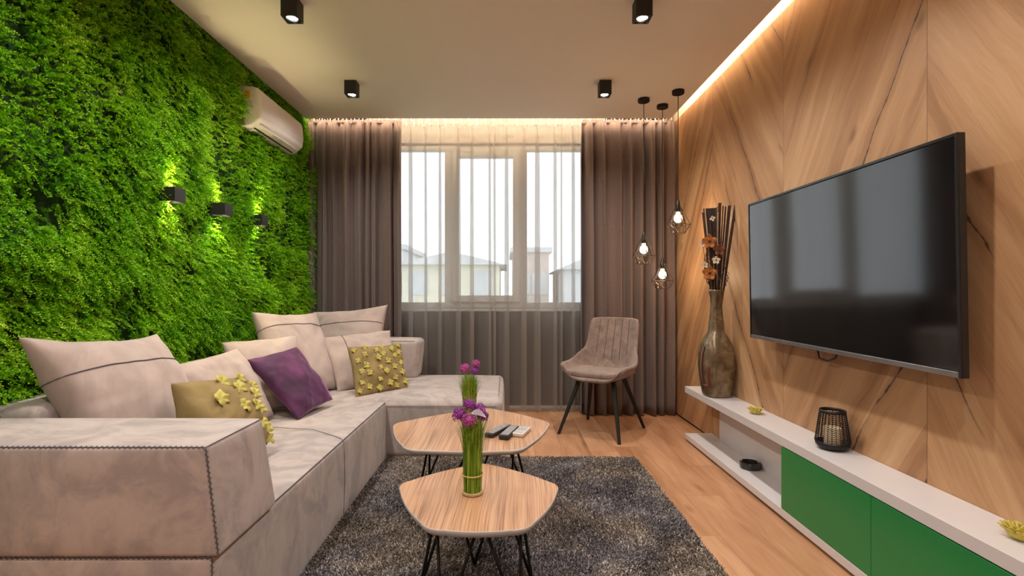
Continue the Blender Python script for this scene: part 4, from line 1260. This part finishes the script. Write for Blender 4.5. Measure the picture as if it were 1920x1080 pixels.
# ------------------------------------------------------------------ media console
def make_console():
    t = thing('media_console', 'long low white console with green doors along the wooden wall', 'tv cabinet', (1.41, 2.0, 0.0))
    xf, xb = 1.311, 1.5085; y0, y1 = -0.2, 3.71
    MB().box(xf, xb, y0, y1, 0.353, 0.397).build('top_board', M['white_gloss'], t, bevel=0.0015)
    MB().box(xf, xb, y0, y1, 0.015, 0.052).build('bottom_board', M['white_gloss'], t, bevel=0.0015)
    MB().box(1.49, xb, y0, 3.53, 0.0525, 0.3525).build('back_panel', M['white_gloss'], t)
    MB().box(1.36, 1.50, y0 + 0.02, y1 - 0.1, 0.0, 0.0145).build('plinth', M['black_matte'], t)  # black colour paints the shade of the recess under the board
    for y in (2.40, 1.808, 1.214, 0.62, 0.03):
        MB().box(xf + 0.019, 1.4895, y - 0.009, y + 0.009, 0.0525, 0.3525).build('divider', M['white_gloss'], t)
    for k in range(4):
        ya = 2.409 - 0.594 * k
        MB().box(xf + 0.001, xf + 0.018, ya - 0.592, ya, 0.0545, 0.3485).build('door', M['green'], t, bevel=0.001)['label'] = 'green lacquered door'
make_console()

# ------------------------------------------------------------------ vase and dried arrangement
def vase_mat():
    n = NT('bronze_glaze', 0.26, 0.5, 0.4)
    co = n.coord()
    f = n.noise(co, 12, 4, 0.6, 0.8)
    n.color(n.ramp(f, [(0.3, s2l(78, 66, 50)), (0.55, s2l(126, 108, 84)), (0.75, s2l(160, 142, 116))]))
    n.bump(n.noise(co, 60, 3), 0.2, 0.004)
    return n.mat
def vase():
    x, y, z = 1.397, 3.36, 0.398
    t = thing('floor_vase', 'tall bronze-glazed bottle vase on the far end of the white console', 'vase', (x, y, z))
    prof = [(0.082, 0), (0.088, 0.012), (0.097, 0.06), (0.108, 0.13), (0.114, 0.20), (0.112, 0.27), (0.100, 0.33), (0.078, 0.385), (0.056, 0.42), (0.050, 0.44), (0.047, 0.48), (0.040, 0.54), (0.036, 0.60), (0.038, 0.655), (0.046, 0.69), (0.053, 0.705), (0.049, 0.704), (0.034, 0.655), (0.032, 0.60)]
    MB().lathe(prof, 40, x, y, z, sx=0.92, sy=1.0, power=3.2).build('body', vase_mat(), t, smooth=True)
    # dark inset panel on the side facing the room, with coiled red beading
    def surf(dz, dy, off):
        # radius on the profile at dz
        for (r0, z0_), (r1, z1_) in zip(prof[:-1], prof[1:]):
            if z0_ <= dz <= z1_:
                r = r0 + (r1 - r0) * (dz - z0_) / (z1_ - z0_); break
        R = r * 1.0
        a = math.asin(max(-0.97, min(0.97, dy / R)))
        c, s_ = -math.cos(a), math.sin(a)
        # superellipse point seen from -x/-y side, rotated toward the camera
        th = PI + 0.48 + dy / R
        c, s_ = math.cos(th), math.sin(th); q = (abs(c) ** 2.7 + abs(s_) ** 2.7) ** (-1 / 2.7)
        return Vector((x + (R * q + off) * c * 0.92, y + (R * q + off) * s_, z + dz))
    b = MB(); n_, m_ = 14, 18; vs = []; fs = []
    for j in range(m_ + 1):
        dz = 0.035 + 0.315 * j / m_
        hw = 0.078 * math.sin(PI * (0.12 + 0.76 * j / m_)) ** 0.6
        for i in range(n_ + 1): vs.append(surf(dz, -hw + 2 * hw * i / n_, 0.0022))
    for j in range(m_):
        for i in range(n_): fs.append((j * (n_ + 1) + i, j * (n_ + 1) + i + 1, (j + 1) * (n_ + 1) + i + 1, (j + 1) * (n_ + 1) + i))
    b.add(vs, fs).build('glass_panel', plain('dark_green_glaze', s2l(74, 74, 56), 0.14, var=0.15), t, smooth=True)['label'] = 'dark olive glass panel'
    b = MB()
    def beads(path, wdt):
        for k in range(len(path) - 1):
            (dy, dz) = path[k]
            a = surf(dz, dy - wdt, 0.004); c = surf(dz - 0.008, dy, 0.006); e = surf(dz, dy + wdt, 0.004)
            b.tube([a, c, e], 0.0026, 5)
    p1 = [(-0.012 - 0.020 * math.sin(k / 21 * 2.6), 0.335 - 0.011 * k) for k in range(22)]
    p1 += [(-0.02 + 0.008 * k, 0.088 - 0.006 * k + 0.0011 * k * k) for k in range(1, 7)]
    p2 = [(0.030 - 0.001 * k, 0.205 - 0.011 * k) for k in range(13)]
    beads(p1, 0.012); beads(p2, 0.013)
    b.build('red_beading', plain('red_bead', s2l(120, 52, 34), 0.35, var=0.2, scale=60), t)['label'] = 'coiled red and copper beading'
    return x, y, z
vx, vy, vz = vase()
def arrangement():
    x, y, z = vx, vy, vz + 0.600
    t = thing('dried_arrangement', 'tall dried sticks and orange flowers standing in the bronze vase', 'dried flowers', (x, y, z))
    rs = random.Random(4)
    dk = plain('dark_brown_stick', s2l(62, 38, 28), 0.7, var=0.3, scale=40)
    lt = plain('pale_reed', s2l(196, 172, 140), 0.7, var=0.2, scale=40)
    bk = plain('black_bark', s2l(38, 32, 30), 0.7, var=0.3, scale=30)
    # direction in the camera-facing plane of the arrangement
    R = Vector((0.92, -0.39, 0))
    def tip(off, h, dep=0.0): return Vector((x, y, z + h)) + R * off + Vector((-0.39, -0.92, 0)) * dep
    for off, h, wd in ((-0.085, 0.63, 0.010), (-0.078, 0.655, 0.008), (0.022, 0.685, 0.020), (0.042, 0.66, 0.009), (0.058, 0.66, 0.010), (0.082, 0.665, 0.020), (0.118, 0.665, 0.018), (0.005, 0.655, 0.006), (-0.04, 0.64, 0.008)):
        a = tip(off * 0.12, -0.10, rs.uniform(-0.008, 0.008)); e = tip(off, h, rs.uniform(-0.03, 0.02))
        MB().obox(a, e, wd, 0.004, (0.39, 0.92, 0)).build('stick', dk, t)
    a = tip(-0.010, 0.02, 0); e = tip(-0.035, 0.655, -0.02)
    b = MB(); s = R
    b.add([a - s * 0.008, a + s * 0.008, e + s * 0.036, e - s * 0.036] + [q + Vector((0.0016, 0.0037, 0)) for q in (a - s * 0.008, a + s * 0.008, e + s * 0.036, e - s * 0.036)],
          [(0, 1, 2, 3), (7, 6, 5, 4), (0, 4, 5, 1), (1, 5, 6, 2), (2, 6, 7, 3), (3, 7, 4, 0)])
    b.build('bark_strip', bk, t)
    for off, h in ((-0.068, 0.645), (-0.062, 0.60), (-0.02, 0.40), (0.012, 0.62), (0.066, 0.655), (0.098, 0.655), (-0.05, 0.35), (0.03, 0.45)):
        a = tip(off * 0.15, -0.10, 0.008); e = tip(off, h, rs.uniform(0, 0.02))
        MB().tube([a, e], 0.0024, 6).build('reed', lt, t)
    # crinkled twigs
    for sgn in (-1, -1, -1, -1, -1, 1, 1, 1, -0.5, 0.5, -0.3, 0.4, 0.2):
        pts = []; o0 = rs.uniform(0.02, 0.055) * sgn
        for k in range(24):
            s_ = k / 23
            pts.append(tip(o0 * 0.5 + sgn * 0.05 * math.sin(PI * s_ * 0.9) + rs.uniform(-0.010, 0.010), 0.09 + 0.30 * s_ * (1 if sgn < 0 else 0.6), 0.01 + rs.uniform(-0.01, 0.015)))
        MB().tube([tip(0, 0.02, 0)] + pts, 0.0018, 5).build('twig', dk, t)
    og = plain('orange_petal', s2l(172, 104, 46), 0.7, var=0.2, scale=30)
    dko = plain('dark_orange_petal', s2l(118, 66, 36), 0.7, var=0.2, scale=30)
    wh = plain('white_blossom', s2l(226, 208, 184), 0.7, var=0.1, scale=30)
    F = Vector((-0.39, -0.92, 0)); U = Vector((0, 0, 1))
    for off, h, r, mt, npet in ((-0.040, 0.435, 0.047, og, 5), (-0.040, 0.225, 0.047, og, 5), (0.020, 0.375, 0.036, dko, 5), (-0.022, 0.585, 0.018, wh, 4), (-0.085, 0.42, 0.020, wh, 5), (-0.070, 0.28, 0.022, wh, 5), (0.0, 0.31, 0.026, wh, 5)):
        c = tip(off, h - 0.06 + 0.05, 0.045)
        c = c - Vector((0, 0, 0.0))
        b = MB()
        for k in range(npet):
            a = 2 * PI * k / npet + rs.uniform(-0.1, 0.1) + 0.3
            d = R * math.cos(a) + U * math.sin(a); s_ = R * -math.sin(a) + U * math.cos(a)
            rows = []
            for j in range(7):
                q = j / 6; wq = r * 0.42 * math.sin(PI * min(1, 0.12 + q * 0.80)) ** 0.8
                pc = c + d * r * q + F * (0.35 * r * q * q + 0.004)
                rows += [pc - s_ * wq + F * 0.004, pc + F * -0.001, pc + s_ * wq + F * 0.004]
            n0 = [(3 * j, 3 * j + 1, 3 * j + 4, 3 * j + 3) for j in range(6)] + [(3 * j + 1, 3 * j + 2, 3 * j + 5, 3 * j + 4) for j in range(6)]
            b.add(rows, n0)
        f = b.build('flower', mt, t, smooth=True, solid=0.001)
        MB().sphere(c + F * 0.005, r * 0.20, 10, 6).build('flower_centre', dk, f, smooth=True)
        MB().tube([tip(off * 0.2, 0.0), c], 0.0016, 5).build('stem', dk, f)
arrangement()

# ------------------------------------------------------------------ small things on the console
def lantern():
    x, y, z = 1.432, 2.215, 0.3975
    t = thing('candle_lantern', 'black pierced metal candle lantern on the white console below the television', 'candle holder', (x, y, z))
    zs = [0.0, 0.006, 0.018, 0.034]; rsd = [0.046, 0.055, 0.0655, 0.068]
    prof = list(zip(rsd, zs)); blk = M['black_metal']
    def R(h): return 0.068 - (h - 0.034) / (0.170 - 0.034) * 0.019
    inner = [(r - 0.003, max(0.004, h)) for r, h in reversed(prof)]
    MB().lathe(prof + [(0.066, 0.034)] + inner[1:], 36, x, y, z).build('bowl', blk, t, smooth=True)
    MB().lathe([(R(.158), .158), (R(.158) + 0.002, .163), (R(.170) + 0.002, .172), (R(.170) - 0.003, .172), (R(.158) - 0.003, .158), (R(.158), .158)], 36, x, y, z, cap0=False, cap1=False).build('rim', blk, t, smooth=True)
    b = MB(); N = 26; rows = 14
    for k in range(N):
        a = 2 * PI * k / N
        def pt(h, aa): r = R(h); return Vector((x + r * math.cos(aa), y + r * math.sin(aa), z + h))
        b.tube([pt(.033, a), pt(.16, a)], 0.0013, 4)
        a2 = a + PI / N
        a3 = a + 2 * PI / N
        for j in range(rows):
            h = 0.036 + 0.122 * j / rows
            if k % 2: b.tube([pt(h, a), pt(h + 0.007, a3)], 0.0013, 4, cap=False)
            else: b.tube([pt(h + 0.007, a), pt(h, a3)], 0.0013, 4, cap=False)
    b.build('pierced_wall', blk, t)
    b = MB(); hp = []
    for k in range(13):
        s = -PI / 2 + PI * k / 12
        hp.append((x + 0.060 * math.sin(s) * 0.0 + 0.062 + 0.012 * math.cos(s), y + 0.03, z + 0.10 + 0.02 * math.sin(s)))
    b.tube([(x + 0.053, y + 0.022, z + 0.105), (x + 0.063, y + 0.027, z + 0.095), (x + 0.058, y + 0.024, z + 0.075)], 0.0018, 6); b.build('ring_handle', blk, t)
    o = MB().lathe([(0.034, 0.0), (0.035, 0.003), (0.035, 0.088), (0.032, 0.091), (0.010, 0.089)], 28, x, y, z + 0.0045).build('pillar_candle', M['candle'], None, smooth=True)
    tag(o, 'cream pillar candle inside the black pierced lantern', 'candle')
    MB().tube([(x, y, z + 0.09), (x + 0.002, y, z + 0.104)], 0.001, 5).build('wick', M['black_matte'], o, world=False)
lantern()

def ashtray():
    x, y, z = 1.432, 2.965, 0.0525
    t = thing('ashtray', 'small dark round ashtray on the lower white shelf', 'ashtray', (x, y, z))
    n = 48; b = MB(); prof = [(0.050, 0), (0.055, 0.002), (0.057, 0.02), (0.057, 0.036), (0.050, 0.037), (0.046, 0.012), (0.01, 0.009)]
    vs = []; fs = []
    for (r, h) in prof:
        for k in range(n):
            a = 2 * PI * k / n
            hh = h - (0.010 if (h > 0.03 and (k % 16) in (0, 1, 2)) else 0)
            vs.append((x + r * math.cos(a), y + r * math.sin(a), z + hh))
    for i in range(len(prof) - 1):
        for k in range(n): fs.append((i * n + k, i * n + (k + 1) % n, (i + 1) * n + (k + 1) % n, (i + 1) * n + k))
    fs.append(tuple(reversed(range(n)))); fs.append(tuple((len(prof) - 1) * n + k for k in range(n)))
    b.add(vs, fs).build('tray', plain('smoked_glass', (0.03, 0.028, 0.024), 0.12, var=0.2), t, smooth=False, bevel=0.001)
    MB().lathe([(0.006, 0.009), (0.007, 0.018), (0.003, 0.020)], 12, x, y, z).build('centre_knob', M['silver'], t, smooth=True)
ashtray()

M['yellow_petal'] = plain('waxy_yellow_petal', s2l(196, 180, 84), 0.5, var=0.2, scale=60)
def bloom(x, y, z, s, label):
    t = thing('flower_ornament', label, 'ornament', (x, y, z), 0, 'yellow flower ornaments on the console')
    MB().lathe([(0.018 * s, 0), (0.026 * s, 0.006 * s), (0.030 * s, 0.018 * s), (0.020 * s, 0.024 * s)], 20, x, y, z).build('cup', M['yellow_petal'], t, smooth=True)
    rs = random.Random(int(s * 100))
    for ring, (r0, lean, cnt, L) in enumerate(((0.022, 0.72, 13, 0.030), (0.017, 0.52, 11, 0.030), (0.010, 0.32, 8, 0.029), (0.004, 0.12, 4, 0.028))):
        for k in range(cnt):
            a = 2 * PI * k / cnt + ring * 0.4 + rs.uniform(-0.1, 0.1)
            d = Vector((math.cos(a), math.sin(a), 0)); sd = Vector((-math.sin(a), math.cos(a), 0))
            rows = []
            for j in range(6):
                q = j / 5; ln = lean * (0.6 + 0.5 * q)
                c = Vector((x, y, z + 0.010 * s)) + d * (r0 * s + L * s * q * math.sin(ln)) + Vector((0, 0, L * s * q * math.cos(ln)))
                w_ = 0.0078 * s * math.sin(PI * (0.22 + 0.70 * q)) 
                rows += [c - sd * w_, c + d * 0.0025 * s, c + sd * w_]
            b = MB(); b.add(rows, [(3 * j, 3 * j + 1, 3 * j + 4, 3 * j + 3) for j in range(5)] + [(3 * j + 1, 3 * j + 2, 3 * j + 5, 3 * j + 4) for j in range(5)])
            b.build('petal', M['yellow_petal'], t, smooth=True, solid=0.0025 * s)
bloom(1.412, 2.86, 0.3975, 1.0, 'small yellow flower ornament on the console between vase and lantern')
bloom(1.428, 1.40, 0.3975, 1.05, 'yellow flower ornament at the right edge of the photo, on the console')
